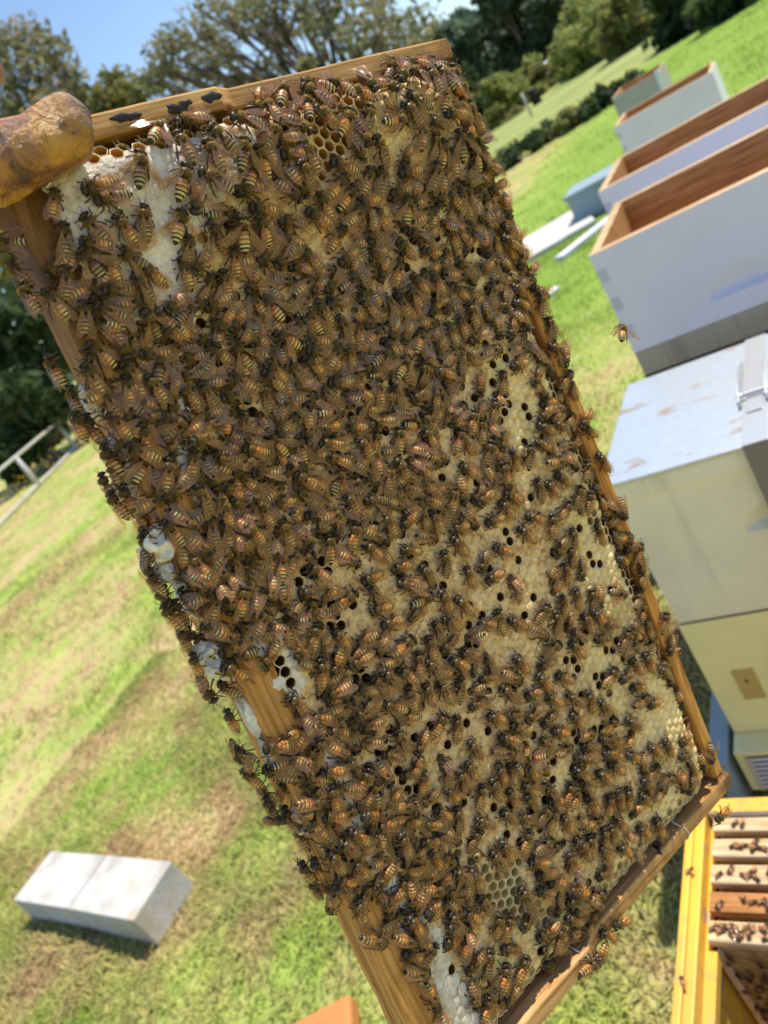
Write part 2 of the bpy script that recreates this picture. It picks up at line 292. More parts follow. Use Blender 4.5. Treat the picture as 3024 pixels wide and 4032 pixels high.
# leather glove
m = M['glove'] = mat('stained_leather', (0.42, 0.2, 0.05), 0.3, 0.5); _co = coords(m)
_b = ramp(m, noise_t(m, _co, 48, 5, 0.65, 0.8), [(0.33, (0.07, 0.032, 0.025)), (0.44, (0.26, 0.105, 0.04)), (0.56, (0.50, 0.24, 0.05)), (0.70, (0.58, 0.33, 0.10))]).outputs[0]
_st = ramp(m, noise_t(m, _co, 95, 5, 0.7), [(0.58, (0, 0, 0)), (0.67, (1, 1, 1))]).outputs[0]
_sp2 = N(m, 'ShaderNodeSeparateXYZ'); L(m, _co, _sp2.inputs[0])
_tipr = N(m, 'ShaderNodeMapRange'); L(m, math_n(m, 'ADD', _sp2.outputs[1], math_n(m, 'MULTIPLY', noise_t(m, _co, 70, 4, 0.6), 0.03)), _tipr.inputs[0]); _tipr.inputs[1].default_value = 0.034; _tipr.inputs[2].default_value = 0.052; _tip = math_n(m, 'MULTIPLY', _tipr.outputs[0], 0.75)
L(m, mix(m, math_n(m, 'MAXIMUM', math_n(m, 'MULTIPLY', _st, 0.85), _tip), _b, (0.06, 0.03, 0.028)), BS(m).inputs['Base Color'])
bump(m, math_n(m, 'ADD', noise_t(m, _co, 300, 5, 0.7), math_n(m, 'MULTIPLY', noise_t(m, coords(m, (70, 150, 70)), 1.0, 4, 0.6, 1.5), 2.2)), 0.85, 0.0018)
# ------------------------------------------------------------------ ground
gx = np.concatenate([np.linspace(-400, -30, 12), np.linspace(-26, 14, 60), np.linspace(20, 400, 12)])
gy = np.concatenate([np.linspace(-60, -3, 6), np.linspace(-2, 26, 56), np.linspace(27.5, 120, 60), np.linspace(140, 700, 14)])
def gz(x, y):
    # flat apiary; far paddock rolls gently
    far = max(0.0, math.hypot(x, y) - 24)
    return 0.02 * math.exp(-math.hypot(x, y) / 9) * mnoise.noise((x * 0.35, y * 0.35, 0)) + 0.03 * (1 - math.exp(-far / 20)) * mnoise.noise((x * 0.05, y * 0.05, 3)) - 0.0012 * min(far, 60) ** 1.0
V = [(x, y, gz(x, y)) for y in gy for x in gx]; nx = len(gx)
F = [(j * nx + i, j * nx + i + 1, (j + 1) * nx + i + 1, (j + 1) * nx + i) for j in range(len(gy) - 1) for i in range(nx - 1)]
tag(link('ground', mesh_np('ground', V, F, M['ground'])), kind='structure')

# ------------------------------------------------------------------ grass blades (uncountable: one object)
def grass():
    P = []
    for n, (x0, x1, y0, y1), hs in ((170000, (-3.6, 0.1, 0.15, 2.2), 0.036), (40000, (-7.5, -2.0, 0.6, 5.5), 0.045), (70000, (-2.6, 0.3, 2.2, 8.0), 0.03), (34000, (-14, -5, 2.0, 11), 0.05), (26000, (-8, 0.5, 8, 20), 0.06)):
        xy = RS.rand(n, 2) * [x1 - x0, y1 - y0] + [x0, y0]
        k = np.array([mnoise.noise((x * 1.1, y * 1.1, 5.0)) + 0.6 * mnoise.noise((x * 4, y * 4, 9.0)) for x, y in xy])
        keep = RS.rand(n) < np.clip(0.62 + 0.6 * k, 0.35, 1); xy = xy[keep]; k = k[keep]
        h = hs * (0.45 + 0.75 * RS.rand(len(xy))) * (1 + 0.6 * np.clip(k, -0.4, 1)); P.append(np.c_[xy, h])
    P = np.concatenate(P); n = len(P); a = RS.rand(n) * 2 * PI; lean = RS.rand(n) * 1.0 + 0.5; w = P[:, 2] * 0.055 + 0.0007
    base = np.c_[P[:, 0], P[:, 1], np.array([gz(x, y) for x, y in P[:, :2]]) - 0.003]
    d = np.c_[np.cos(a), np.sin(a), np.zeros(n)]; s = np.c_[-np.sin(a), np.cos(a), np.zeros(n)] * w[:, None]; up = np.array([0, 0, 1.0])
    h = P[:, 2][:, None]; l = lean[:, None]
    mid = base + up * h * 0.6 + d * h * l * 0.3; tip = base + up * h * (1.0 - 0.45 * l) + d * h * l * 0.95
    Vv = np.stack([base - s, base + s, mid + s * 0.8, mid - s * 0.8, tip], 1).reshape(-1, 3)
    i = np.arange(n)[:, None] * 5
    T = np.concatenate([i + [0, 1, 2], i + [0, 2, 3], i + [3, 2, 4]], 1).reshape(-1, 3)
    me = mesh_np('grass', Vv, T, M['blade'], attrs={'gp': np.repeat(base, 5, 0), 'rnd': np.repeat(RS.rand(n), 5)})
    tag(link('grass', me), 'short green and dry straw grass blades covering the lawn', 'grass', kind='stuff')
grass()

# ------------------------------------------------------------------ far wooded ridge that closes the horizon
V = []; F = []; na = 160
for i in range(na + 1):
    a = rad(40) + rad(190) * i / na
    for d, k in ((110, 0.0), (150, 0.7), (190, 1.0), (240, 0.6)):
        hgt = 9 + 6 * mnoise.noise((a * 3, 1, 0)) + 2.5 * mnoise.noise((a * 14, 2, d * 0.02)) + 1.4 * mnoise.noise((a * 60, 3, d * 0.05)); V.append((d * math.cos(a), d * math.sin(a), -1.0 + hgt * k))
for i in range(na):
    for k in range(3): b0 = i * 4 + k; F.append((b0, b0 + 4, b0 + 5, b0 + 1))
M['hill'] = mat('wooded_hill', (0.06, 0.09, 0.04), 0.95, 0.05)
L(M['hill'], ramp(M['hill'], noise_t(M['hill'], coords(M['hill']), 0.35, 6, 0.7), [(0.35, (0.035, 0.06, 0.03)), (0.65, (0.11, 0.15, 0.06))]).outputs[0], BS(M['hill']).inputs['Base Color']); bump(M['hill'], noise_t(M['hill'], coords(M['hill']), 0.6, 6, 0.7), 1.0, 2.0)
tag(link('hills', mesh_np('hills', V, F, M['hill'])), kind='structure')

# ------------------------------------------------------------------ trees
def tree(name, label, clumps, leafm, base, leaf=0.22, n_leaf=420, trunk_r=0.25, group=None, limbs=True, cat='tree', flat=0.7):
    """clumps: (x, y, z, r); leaves fill each clump as small random cards"""
    root = empty(name, label, cat, group, loc=base); b = Vector(base)
    VV = []; rn = []
    for (x, y, z, r) in clumps:
        n = int(n_leaf * max(0.4, min(2.5, (r / 1.2) ** 1.6))); c = np.array([x, y, z]) - np.array(base)
        u = RS.randn(n, 3); u /= np.linalg.norm(u, axis=1)[:, None]; rr = r * (0.35 + 0.75 * RS.rand(n) ** 0.6)
        lump = 1 + 0.35 * np.sin(u[:, 0] * 5 + x) * np.cos(u[:, 1] * 4 + y) + 0.2 * np.sin(u[:, 2] * 7 + z)
        p = c + u * (rr * lump)[:, None] * [1, 1, flat]
        ax = RS.randn(n, 3); ax /= np.linalg.norm(ax, axis=1)[:, None]; t = np.cross(ax, RS.randn(n, 3)); t /= np.linalg.norm(t, axis=1)[:, None]
        s = leaf * (0.5 + RS.rand(n))[:, None]
        VV.append(np.stack([p - ax * s, p + t * s * 0.45, p + ax * s, p - t * s * 0.45], 1).reshape(-1, 3)); rn.append(np.repeat(np.clip(RS.rand(n) * 0.7 + 0.3 * RS.rand(), 0, 1), 4))
    VV = np.concatenate(VV); Fq = np.arange(len(VV)).reshape(-1, 4)
    link('crown', mesh_np('crown', VV, Fq, leafm, smooth=False, attrs={'rnd': np.concatenate(rn)}), root)
    top = max(c[2] for c in clumps); cx = sum(c[0] for c in clumps) / len(clumps) - b.x; cy = sum(c[1] for c in clumps) / len(clumps) - b.y
    hub = Vector((cx * 0.35, cy * 0.35, (min(c[2] for c in clumps) - b.z) * 0.72 + 0.1))
    parts = [tube([(0, 0, -0.2), hub * 0.5 + Vector((0.1, 0, 0)), hub], [trunk_r * 1.25, trunk_r, trunk_r * 0.85], 8)]
    if limbs:
        for (x, y, z, r) in clumps:
            e = Vector((x, y, z)) - b; k = hub.lerp(e, 0.5) + Vector((RS.randn() * 0.25, RS.randn() * 0.25, -0.12 * (e - hub).length))
            parts.append(tube([hub, k, e], [trunk_r * 0.55, trunk_r * 0.32, trunk_r * 0.08], 6))
            for _ in range(3):
                e2 = e + Vector(RS.randn(3)) * r * 0.5; parts.append(tube([k.lerp(e, 0.5), e2], [trunk_r * 0.16, trunk_r * 0.04], 5))
    v, f = merge(parts); link('trunk', mesh_np('trunk', v, f, M['bark']), root)
    return root
def W(px, py, dist):
    """a point of the place, from the bearing it has in the survey photograph and its distance in metres"""
    r = Vector(((px - 1512) / 3028, (py - 2016) / 3028, 1.0)); d = Vector([sum(CR[i][j] * r[j] for j in range(3)) for i in range(3)])
    k = dist / math.hypot(d.x, d.y); return (d.x * k, d.y * k, d.z * k + CAM_H)
def clump_list(l, dist, spread=0.8):
    out = []
    for (px, py, rp) in l:
        dd = dist + RS.uniform(-1, 1) * spread; x, y, z = W(px, py, dd); out.append((x, y, z, rp / 3028 * dd * 0.88))
    return out
def ground_under(cl): x = sum(c[0] for c in cl) / len(cl); y = sum(c[1] for c in cl) / len(cl); return (x, y, gz(x, y) - 0.05)
G1 = clump_list([(40, 170, 90), (130, 150, 80), (210, 190, 75), (60, 270, 90), (170, 280, 90), (270, 290, 70), (100, 380, 100), (230, 380, 90), (-60, 230, 110), (-40, 400, 120), (60, 480, 110), (190, 480, 90), (310, 360, 55)], 38, 1.5)
tree('gum_tree', 'round crowned gum tree with grey green leaves behind the gloved hand', G1, M['leaf_gum'], ground_under(G1), 0.16, 320, 0.3, 'tall gum trees behind the paddock')
G2 = clump_list([(450, 330, 70), (400, 410, 80), (510, 380, 75), (470, 450, 90), (560, 440, 60), (360, 480, 80), (600, 520, 70), (420, 560, 90), (520, 580, 80)], 42, 1)
tree('gum_tree', 'small olive green gum tree between the two tall crowns', G2, M['leaf_olive'], ground_under(G2), 0.19, 520, 0.22, 'tall gum trees behind the paddock')
G3 = clump_list([(640, 190, 62), (700, 140, 65), (780, 110, 70), (860, 140, 65), (620, 260, 58), (700, 230, 70), (790, 210, 70), (880, 210, 55), (590, 320, 48), (650, 330, 58), (740, 300, 65), (830, 290, 55), (700, 380, 45), (900, 60, 75), (990, 40, 80), (960, 110, 70), (1060, 90, 70), (1130, 150, 60), (1080, 170, 50), (1050, 10, 90), (1150, 40, 90), (1250, 30, 100), (1340, 60, 90), (1230, 110, 60), (1320, 130, 70), (1410, 120, 80), (1480, 70, 90), (1400, 190, 60), (1500, 160, 70), (1570, 110, 75), (1560, 190, 60), (1030, 270, 42), (930, 320, 40), (1010, 330, 40), (1110, 260, 34), (1200, 250, 34), (1260, 240, 30), (820, 20, 70), (1000, -60, 120), (1250, -80, 130), (1480, -50, 120), (1640, 170, 60), (1660, 80, 80)], 36, 2.5)
tree('gum_tree', 'tall spreading gum tree with bare limbs showing under its crown', G3, M['leaf_gum'], ground_under(G3[18:30]), 0.15, 290, 0.42, 'tall gum trees behind the paddock', flat=0.8)
for px, py, R_, d, mt, lab in ((1790, 190, 110, 62, 'leaf_blue', 'blue green tree beside the frame\'s upper corner'), (1890, 150, 110, 66, 'leaf_blue', 'hazy blue green tree left of the tall dark pines'),
        (2030, 60, 130, 60, 'leaf_pine', 'tall dark pine above the bright shrubs'), (2180, 40, 130, 58, 'leaf_pine', 'dark pine beside the olive tree'),
        (2360, 130, 150, 40, 'leaf_bright', 'bright green broad tree behind the stacked hive boxes'), (2540, 110, 140, 34, 'leaf_olive', 'olive green tree shading the top of the lawn')):
    l = [(px + RS.uniform(-1, 1) * R_ * 0.9, py + RS.uniform(-0.9, 1.1) * R_ * 0.9, R_ * RS.uniform(0.35, 0.55)) for _ in range(12)] + [(px + RS.uniform(-.5, .9) * R_ * 0.8, py + R_ * RS.uniform(0.9, 1.6), R_ * 0.5) for _ in range(4)]
    c = clump_list(l, d, 2); tree('pine_tree' if 'pine' in lab else 'broad_tree', lab, c, M[mt], ground_under(c), 0.34 if d > 50 else 0.2, 560, 0.3)
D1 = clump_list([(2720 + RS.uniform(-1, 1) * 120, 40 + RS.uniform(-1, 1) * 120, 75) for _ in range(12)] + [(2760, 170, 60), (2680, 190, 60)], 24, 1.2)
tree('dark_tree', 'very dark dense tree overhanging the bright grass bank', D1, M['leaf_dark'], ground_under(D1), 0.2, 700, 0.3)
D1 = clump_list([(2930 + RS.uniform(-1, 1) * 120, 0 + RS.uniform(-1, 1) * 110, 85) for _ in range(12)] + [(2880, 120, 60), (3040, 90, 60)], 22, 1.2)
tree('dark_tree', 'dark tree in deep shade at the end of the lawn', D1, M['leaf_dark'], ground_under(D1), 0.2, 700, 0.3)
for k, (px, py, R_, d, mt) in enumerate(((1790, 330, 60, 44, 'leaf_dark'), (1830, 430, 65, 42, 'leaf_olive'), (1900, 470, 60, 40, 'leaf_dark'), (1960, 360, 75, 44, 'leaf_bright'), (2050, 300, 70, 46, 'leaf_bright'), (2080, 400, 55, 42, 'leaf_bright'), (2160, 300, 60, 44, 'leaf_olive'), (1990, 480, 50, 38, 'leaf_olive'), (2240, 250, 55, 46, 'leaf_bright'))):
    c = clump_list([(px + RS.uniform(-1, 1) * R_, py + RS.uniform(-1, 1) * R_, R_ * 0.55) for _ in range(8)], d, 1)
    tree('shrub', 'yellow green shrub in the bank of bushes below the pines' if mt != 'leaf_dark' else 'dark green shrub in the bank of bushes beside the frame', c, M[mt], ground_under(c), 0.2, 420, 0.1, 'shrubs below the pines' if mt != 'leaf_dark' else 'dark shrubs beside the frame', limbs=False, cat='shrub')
for k, (px, py) in enumerate(((1960, 640), (2020, 615), (2080, 585), (2150, 550), (2220, 515), (2290, 480), (2360, 440), (2420, 405))):
    x, y, z = W(px, py, 17.5); c = [(x + RS.uniform(-.5, .5), y + RS.uniform(-.4, .4), 0.08 + RS.uniform(0, .16), RS.uniform(0.1, 0.24)) for _ in range(4)]
    tree('hedge_plant', 'low dark hedge plant along the far edge of the lawn', c, M['leaf_olive'] if k % 3 == 0 else M['leaf_dark'], (x, y, 0), 0.07, 420, 0.03, 'hedge along the lawn edge', limbs=False, cat='hedge')
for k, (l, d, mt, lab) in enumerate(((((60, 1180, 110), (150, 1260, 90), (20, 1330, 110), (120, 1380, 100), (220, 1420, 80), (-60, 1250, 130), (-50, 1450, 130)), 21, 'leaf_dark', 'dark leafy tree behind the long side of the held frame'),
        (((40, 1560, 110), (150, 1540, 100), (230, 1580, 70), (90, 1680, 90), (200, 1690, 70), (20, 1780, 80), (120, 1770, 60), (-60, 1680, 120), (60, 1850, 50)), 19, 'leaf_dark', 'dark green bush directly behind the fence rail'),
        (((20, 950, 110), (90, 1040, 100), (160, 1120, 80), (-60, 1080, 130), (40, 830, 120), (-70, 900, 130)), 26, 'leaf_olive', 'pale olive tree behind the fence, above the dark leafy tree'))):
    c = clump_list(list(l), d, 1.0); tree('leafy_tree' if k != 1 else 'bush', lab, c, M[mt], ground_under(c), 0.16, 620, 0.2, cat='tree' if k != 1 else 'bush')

# ------------------------------------------------------------------ hives
def wall_with_handhold(name, b, outer, inner, parent, hh=0.22):
    """front wall (outer face towards -y): a grid with a scooped handhold"""
    x0, x1, y0, y1, z0, z1 = b; nxg, nzg = 56, 28; V = []; F = []; mi = []
    cx, cz, hw = (x0 + x1) / 2, z0 + (z1 - z0) * hh, 0.072
    for j in range(nzg + 1):
        for i in range(nxg + 1):
            x = x0 + (x1 - x0) * i / nxg; z = z0 + (z1 - z0) * j / nzg; d = 0
            if hh:
                q = 1 - ((x - cx) / hw) ** 2
                if q > 0 and cz - 0.004 < z < cz + 0.05 * q:
                    d = 0.019 * math.sqrt(q) * (1 - max(0, z - cz) / (0.05 * q))
            V.append((x, y0 + d, z))
    nb = len(V)
    for j in range(nzg):
        for i in range(nxg): a = j * (nxg + 1) + i; F.append((a, a + 1, a + nxg + 2, a + nxg + 1)); mi.append(0)
    V += [(x0, y1, z0), (x1, y1, z0), (x1, y1, z1), (x0, y1, z1)]
    bl, br, tr, tl = 0, nxg, (nzg + 1) * (nxg + 1) - 1, nzg * (nxg + 1)
    F += [(nb + 1, nb, nb + 3, nb + 2)]; mi.append(1)
    F.append(tuple([tl + i for i in range(nxg + 1)] + [nb + 2, nb + 3])); mi.append(2)
    F.append(tuple([i for i in range(nxg, -1, -1)] + [nb, nb + 1])); mi.append(1)
    F.append(tuple([j * (nxg + 1) for j in range(nzg + 1)] + [nb + 3, nb])); mi.append(0)
    F.append(tuple([j * (nxg + 1) + nxg for j in range(nzg, -1, -1)] + [nb + 1, nb + 2])); mi.append(0)
    return link(name, mesh_np(name, V, F, [outer, inner, M['pine_z']], mi, smooth=False), parent)
def hive_box(parent, name, b, outer, inner, hh=0.22, joints=True, t=0.022):
    x0, x1, y0, y1, z0, z1 = b; root = empty(name); root.parent = parent
    mats = [outer, inner, M['pine_z']]
    wall_with_handhold('front_wall', (x0, x1, y0, y0 + t, z0, z1), outer, inner, root, hh)
    box('back_wall', (x0, x1, y1 - t, y1, z0, z1), None, root, 0, [1, 2, 1, 0, 0, 0], mats)
    box('side_wall', (x0, x0 + t, y0 + t, y1 - t, z0, z1 - 0.0008), None, root, 0, [1, 2, 1, 1, 0, 1], mats)
    box('side_wall', (x1 - t, x1, y0 + t, y1 - t, z0, z1 - 0.0008), None, root, 0, [1, 2, 1, 1, 1, 0], mats)
    if joints:   # ends of the finger joints showing through the paint
        n = 7
        for k in range(n):
            if k % 2: box('finger_joint', (x0 + 0.001, x0 + 0.021, y0 - 0.0007, y0 + 0.001, z0 + (z1 - z0) * k / n + 0.002, z0 + (z1 - z0) * (k + 1) / n - 0.002), M['joint'] if outer is M['white'] else outer, root)
    return root
def beehive(label, x0, y0, top, boxes, depth=0.40, length=0.508, group=None):
    """boxes: list of (height, outer, inner, handhold) from the top down"""
    r = empty('beehive', label, 'beehive', group, loc=(x0 + length / 2, y0 + depth / 2, 0)); off = r.location; z = top
    for k, (h, o_, i_, hh) in enumerate(boxes):
        z0 = z - h; hive_box(r, 'hive_box', (-length / 2, length / 2, -depth / 2, depth / 2, z0 + 0.0015, z), o_, i_, hh, joints=(k == 0)); z = z0
        if k: box('box_floor', (-length / 2 + 0.03, length / 2 - 0.03, -depth / 2 + 0.03, depth / 2 - 0.03, z0 + 0.002, z0 + 0.008), M['pine_x'], r)
    box('base_board', (-length / 2 - 0.01, length / 2 + 0.01, -depth / 2 - 0.02, depth / 2 + 0.01, 0.05, z), M['weather'], r)
    for sx in (-1, 1): box('stand_leg', (sx * 0.2 - 0.03, sx * 0.2 + 0.03, -depth / 2, depth / 2, -0.02, 0.05), M['weather'], r)
    return r
W_, P_ = M['white'], M['pine_x']
hA = beehive('open white hive box stacked on weathered grey boxes beside the metal lidded hive', -0.467, 1.676, 1.064, [(0.244, W_, P_, 0.22), (0.244, M['weather'], P_, 0.0), (0.244, M['weather'], P_, 0.0), (0.17, M['weather'], P_, 0.0)])
box('strap', (0.066, 0.094, -0.2025, -0.1995, 0.2, 0.818), M['strap'], hA); box('batten', (-0.254, 0.254, -0.2022, -0.2, 0.757, 0.762), M['dark'], hA)
hB = beehive('open white hive box with pale rim, second behind the metal lidded hive', -0.555, 2.345, 1.064, [(0.244, W_, P_, 0.22), (0.244, W_, P_, 0.22), (0.244, W_, P_, 0.22), (0.17, W_, P_, 0.22)])
hC = beehive('open white hive box whose near end stands clear of the row', -0.88, 4.59, 0.955, [(0.244, W_, P_, 0.22), (0.244, W_, P_, 0.22), (0.244, W_, P_, 0.22)], depth=0.38)
hD = beehive('small grey green hive box farthest along the row, pale wood rim', -1.72, 9.45, 0.70, [(0.244, M['green_grey'], P_, 0.0), (0.244, M['green_grey'], P_, 0.0)], depth=0.7)
box('end_cleat', (0.215, 0.2545, -0.37, -0.3505, 0.25, 0.72), M['white'], hD)

# metal lidded cream hive
hE = empty('beehive', 'cream and yellow beehive with galvanised metal lid and strap buckle', 'beehive', loc=(-0.21, 1.345, 0))
hive_box(hE, 'hive_box', (-0.254, 0.254, -0.185, 0.185, 0.470, 0.765), M['cream'], P_, 0.62, joints=0.0)
hive_box(hE, 'hive_box', (-0.256, 0.252, -0.187, 0.183, 0.165, 0.4655), M['yellow_pale'], P_, 0.0, joints=0.0)
lid = empty('lid'); lid.parent = hE
box('lid_sheet', (-0.262, 0.262, -0.200, 0.198, 0.803, 0.811), M['galv'], lid, 0.002)
box('lid_rim', (-0.258, 0.258, -0.196, 0.194, 0.767, 0.8025), M['cream'], lid, 0.002)
box('strap', (-0.022, 0.016, -0.2025, 0.2, 0.8112, 0.8126), M['steel'], hE); box('strap', (-0.022, 0.016, -0.2035, -0.2015, 0.16, 0.8126), M['strap'], hE)
bk = empty('buckle'); bk.parent = hE
box('buckle_lever', (-0.016, 0.010, -0.10, 0.115, 0.8135, 0.8155), M['steel'], bk, 0.001)
for sx in (-0.026, 0.0175):
    V = []; F = []
    n = 12
    for i in range(n + 1):
        y = -0.075 + 0.175 * i / n; h = 0.02 * math.sin(PI * min(1, 0.15 + i / n * 0.85)) + 0.004
        for x in (sx, sx + 0.0025): V += [(x, y, 0.8128), (x, y, 0.8128 + h)]
    for i in range(n):
        a = i * 4; b2 = a + 4; F += [(a, b2, b2 + 1, a + 1), (a + 3, b2 + 3, b2 + 2, a + 2), (a + 1, b2 + 1, b2 + 3, a + 3)]
    F += [(0, 1, 3, 2), (n * 4, n * 4 + 2, n * 4 + 3, n * 4 + 1)]
    link('buckle_cheek', mesh_np('buckle_cheek', V, F, M['steel'], smooth=False), bk)
box('crank_pin', (-0.032, 0.026, -0.050, -0.043, 0.818, 0.825), M['steel'], bk, 0.004)
box('name_plate', (-0.205, -0.165, -0.1895, -0.187, 0.255, 0.335), M['brass'], hE, 0.001); box('plate_screw', (-0.188, -0.182, -0.1905, -0.1893, 0.302, 0.308), M['dark'], hE)
bs = empty('hive_base'); bs.parent = hE
box('base_frame', (-0.258, 0.258, -0.24, 0.186, 0.05, 0.1635), M['yellow_pale'], bs, 0.002)
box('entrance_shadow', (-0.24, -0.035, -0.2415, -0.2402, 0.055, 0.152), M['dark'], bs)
for k in range(7): box('vent_bar', (-0.236, -0.04, -0.2435, -0.2418, 0.060 + k * 0.0135, 0.067 + k * 0.0135), M['white'], bs)
for k in range(3): box('vent_post', (-0.238 + k * 0.066, -0.230 + k * 0.066, -0.2448, -0.2436, 0.055, 0.152), M['inner_pale'], bs)
for sx in (-1, 1): box('stand_leg', (sx * 0.2 - 0.04, sx * 0.2 + 0.04, -0.18, 0.18, -0.02, 0.05), M['weather'], hE)
bb = empty('tool_box', 'slate blue box standing against the base of the cream hive', 'box', loc=(-0.50, 1.19, 0))
box('box_body', (-0.018, 0.018, -0.10, 0.10, 0.0, 0.15), M['blue_grey'], bb, 0.004); box('box_lid', (-0.02, 0.02, -0.104, 0.104, 0.151, 0.16), M['blue_grey'], bb, 0.003)

# open yellow hive and its frames
FX, FY, FZ = -0.373, 0.325, 0.575
hF = empty('beehive', 'open yellow hive with chipped paint, frames and bees inside', 'beehive', loc=(FX + 0.254, FY + 0.178, 0))
yb = empty('hive_box'); yb.parent = hF; Y_ = [M['yellow'], M['inner_pale']]
for nm, b, fm in (('side_wall', (-0.254, -0.232, -0.178, 0.178), [0, 0, 1, 1, 0, 0]), ('side_wall', (0.232, 0.254, -0.178, 0.178), [0, 0, 1, 1, 1, 0]), ('front_wall', (-0.231, 0.231, -0.178, -0.156), [0, 0, 0, 1, 0, 0]), ('back_wall', (-0.231, 0.231, 0.156, 0.178), [0, 0, 1, 0, 0, 0])):
    box(nm, (*b, FZ - 0.244, FZ), None, yb, 0.002, fm, Y_)
for sx in (-1, 1): box('frame_rest', (sx * 0.2245 - 0.007, sx * 0.2245 + 0.007, -0.155, 0.155, FZ - 0.034, FZ - 0.0205), M['yellow'], yb)
box('rim_strip', (-0.2535, -0.2435, -0.177, 0.177, FZ + 0.0005, FZ + 0.006), M['yellow'], yb, 0.002)
hive_box(hF, 'hive_box', (-0.254, 0.254, -0.178, 0.178, 0.085, FZ - 0.2455), M['yellow'], P_, 0.3, joints=0.0)
box('base_board', (-0.26, 0.26, -0.19, 0.19, 0.0, 0.083), M['weather'], hF)
M['comb_far'] = wax('old_comb', (0.22, 0.12, 0.04), (0.38, 0.24, 0.09), (0.50, 0.36, 0.16), 170, 0.6)
for k in range(5):
    y = FY + 0.325 - k * 0.0355; red = (k == 3)
    fr = empty('hive_frame', ('reddish wooden frame' if red else 'pale wooden frame') + ' in the open yellow hive, ' + ['against its back wall', 'second from its back wall', 'third from its back wall', 'between two pale ones', 'beside the empty gap'][k], 'frame', 'frames in the yellow hive', loc=(FX + 0.254, y, FZ - 0.02))
    wm = M['pine_red'] if red else M['pine_new']
    box('top_bar', (-0.225, 0.225, -0.0125, 0.0125, 0.0, 0.012), wm, fr, 0.0015)
    for sx in (-1, 1): box('end_bar', (sx * 0.2195 - 0.0045, sx * 0.2195 + 0.0045, -0.0165, 0.0165, -0.205, -0.0005), wm, fr, 0.001)
    box('bottom_bar', (-0.214, 0.214, -0.009, 0.009, -0.205, -0.195), wm, fr, 0.001)
    nu, nv = 60, 30; V = []; F = []
    for s_ in (-1, 1):
        b0 = len(V)
        for j in range(nv + 1):
            for i in range(nu + 1):
                x = -0.214 + 0.428 * i / nu; z = -0.194 + 0.193 * j / nv; V.append((x, s_ * (0.0105 + 0.0015 * mnoise.noise((x * 60, z * 60, k))), z))
        for j in range(nv):
            for i in range(nu):
                a = b0 + j * (nu + 1) + i; q = (a, a + 1, a + nu + 2, a + nu + 1); F.append(q if s_ < 0 else q[::-1])
    link('comb', mesh_np('comb', V, F, M['comb_far']), fr)

# ------------------------------------------------------------------ smaller things on the lawn
for k, (x0, x1) in enumerate(((-2.872, -2.502), (-2.498, -2.128))):
    r = tag(box('concrete_block', (-0.184, 0.184, -0.095, 0.095, 0, 0.135), M['concrete'] if k == 0 else M['concrete_tan']), ('pale concrete block' if k == 0 else 'concrete block with a faint tan stain') + (' butted against the stained block' if k == 0 else ' butted against the plain pale block'), 'concrete block', 'pair of concrete blocks')
    bevel(r, 0.004); r.location = ((x0 + x1) / 2, 0.815 - 0.018 * k, -0.008); r.rotation_euler = (0, 0, -0.04 - 0.015 * k)
pl = tag(box('paving_slab', (-0.42, 0.42, -0.55, 0.55, 0.0, 0.04), M['concrete']), 'thin grey slab lying flat on the lawn behind the hives', 'slab'); bevel(pl, 0.005); pl.location = (-2.42, 7.75, 0.0); pl.rotation_euler = (0, 0, 0.3)
pk = tag(box('white_plank', (-0.06, 0.06, -0.35, 0.35, 0, 0.04), M['white']), 'short white plank lying on the grass beside the white hives', 'plank'); bevel(pk, 0.004); pk.location = (-1.87, 6.9, 0.0); pk.rotation_euler = (0, 0, -0.6)
pk = tag(box('white_plank', (-0.05, 0.05, -0.2, 0.2, 0, 0.03), M['white']), 'small pale offcut on the bare ground near the slab', 'plank'); bevel(pk, 0.004); pk.location = (-2.05, 5.6, 0.0); pk.rotation_euler = (0, 0, -0.8)
nb = empty('nucleus_box', 'blue grey wooden box on the lawn behind the white hives', 'box', loc=(-1.85, 7.9, 0))
box('box_body', (-0.26, 0.26, -0.2, 0.2, 0, 0.25), M['blue_grey'], nb, 0.005); box('box_lid', (-0.28, 0.28, -0.22, 0.22, 0.251, 0.285), M['blue_grey'], nb, 0.005)
# corner of an orange board close to the beekeeper's feet
_d = Vector(W(1290, 4010, 0.1)) - Vector((0, 0, CAM_H)); _k = (0.06 - CAM_H) / _d.z
ob = tag(box('wooden_board', (-0.19, 0.0, -0.28, 0.0, 0, 0.05), M['terracotta']), 'orange wooden board on the grass under the held frame', 'board'); bevel(ob, 0.012, 4)
ob.location = (_d.x * _k + 0.03, _d.y * _k + 0.06, 0.01); ob.rotation_euler = (0, 0, 0.55)

# fence: posts, rails, wild flowers along it
fa = Vector((-17.6, 10.6, 0)); fdir = Vector((W(280, 1690, 1)[0] - 0, 0, 0)); p0 = Vector(W(0, 1900, 15.2)); p1 = Vector(W(280, 1690, 19.0))
fd = Vector((p1.x - p0.x, p1.y - p0.y, 0)).normalized(); fn = Vector((-fd.y, fd.x, 0)); f0 = Vector((p0.x, p0.y, 0))
fence = empty('post_and_rail_fence', 'weathered grey post and rail fence between lawn and dark bushes', 'fence', loc=f0); fence.rotation_euler = (0, 0, math.atan2(fd.y, fd.x))
for k in range(-2, 6):
    v, f = tube([(k * 2.6 + 1.1, 0, -0.1), (k * 2.6 + 1.1, 0, 0.68)], [0.055, 0.05], 8); link('post', mesh_np('post', v, f, M['rail']), fence)
for h in (0.70, 0.05):
    v, f = tube([(-6, 0, h), (0, 0.01, h + 0.01), (6, 0, h - 0.01), (14, 0, h)], [0.032] * 4, 8); link('rail', mesh_np('rail', v, f, M['rail']), fence)
V = []; F = []
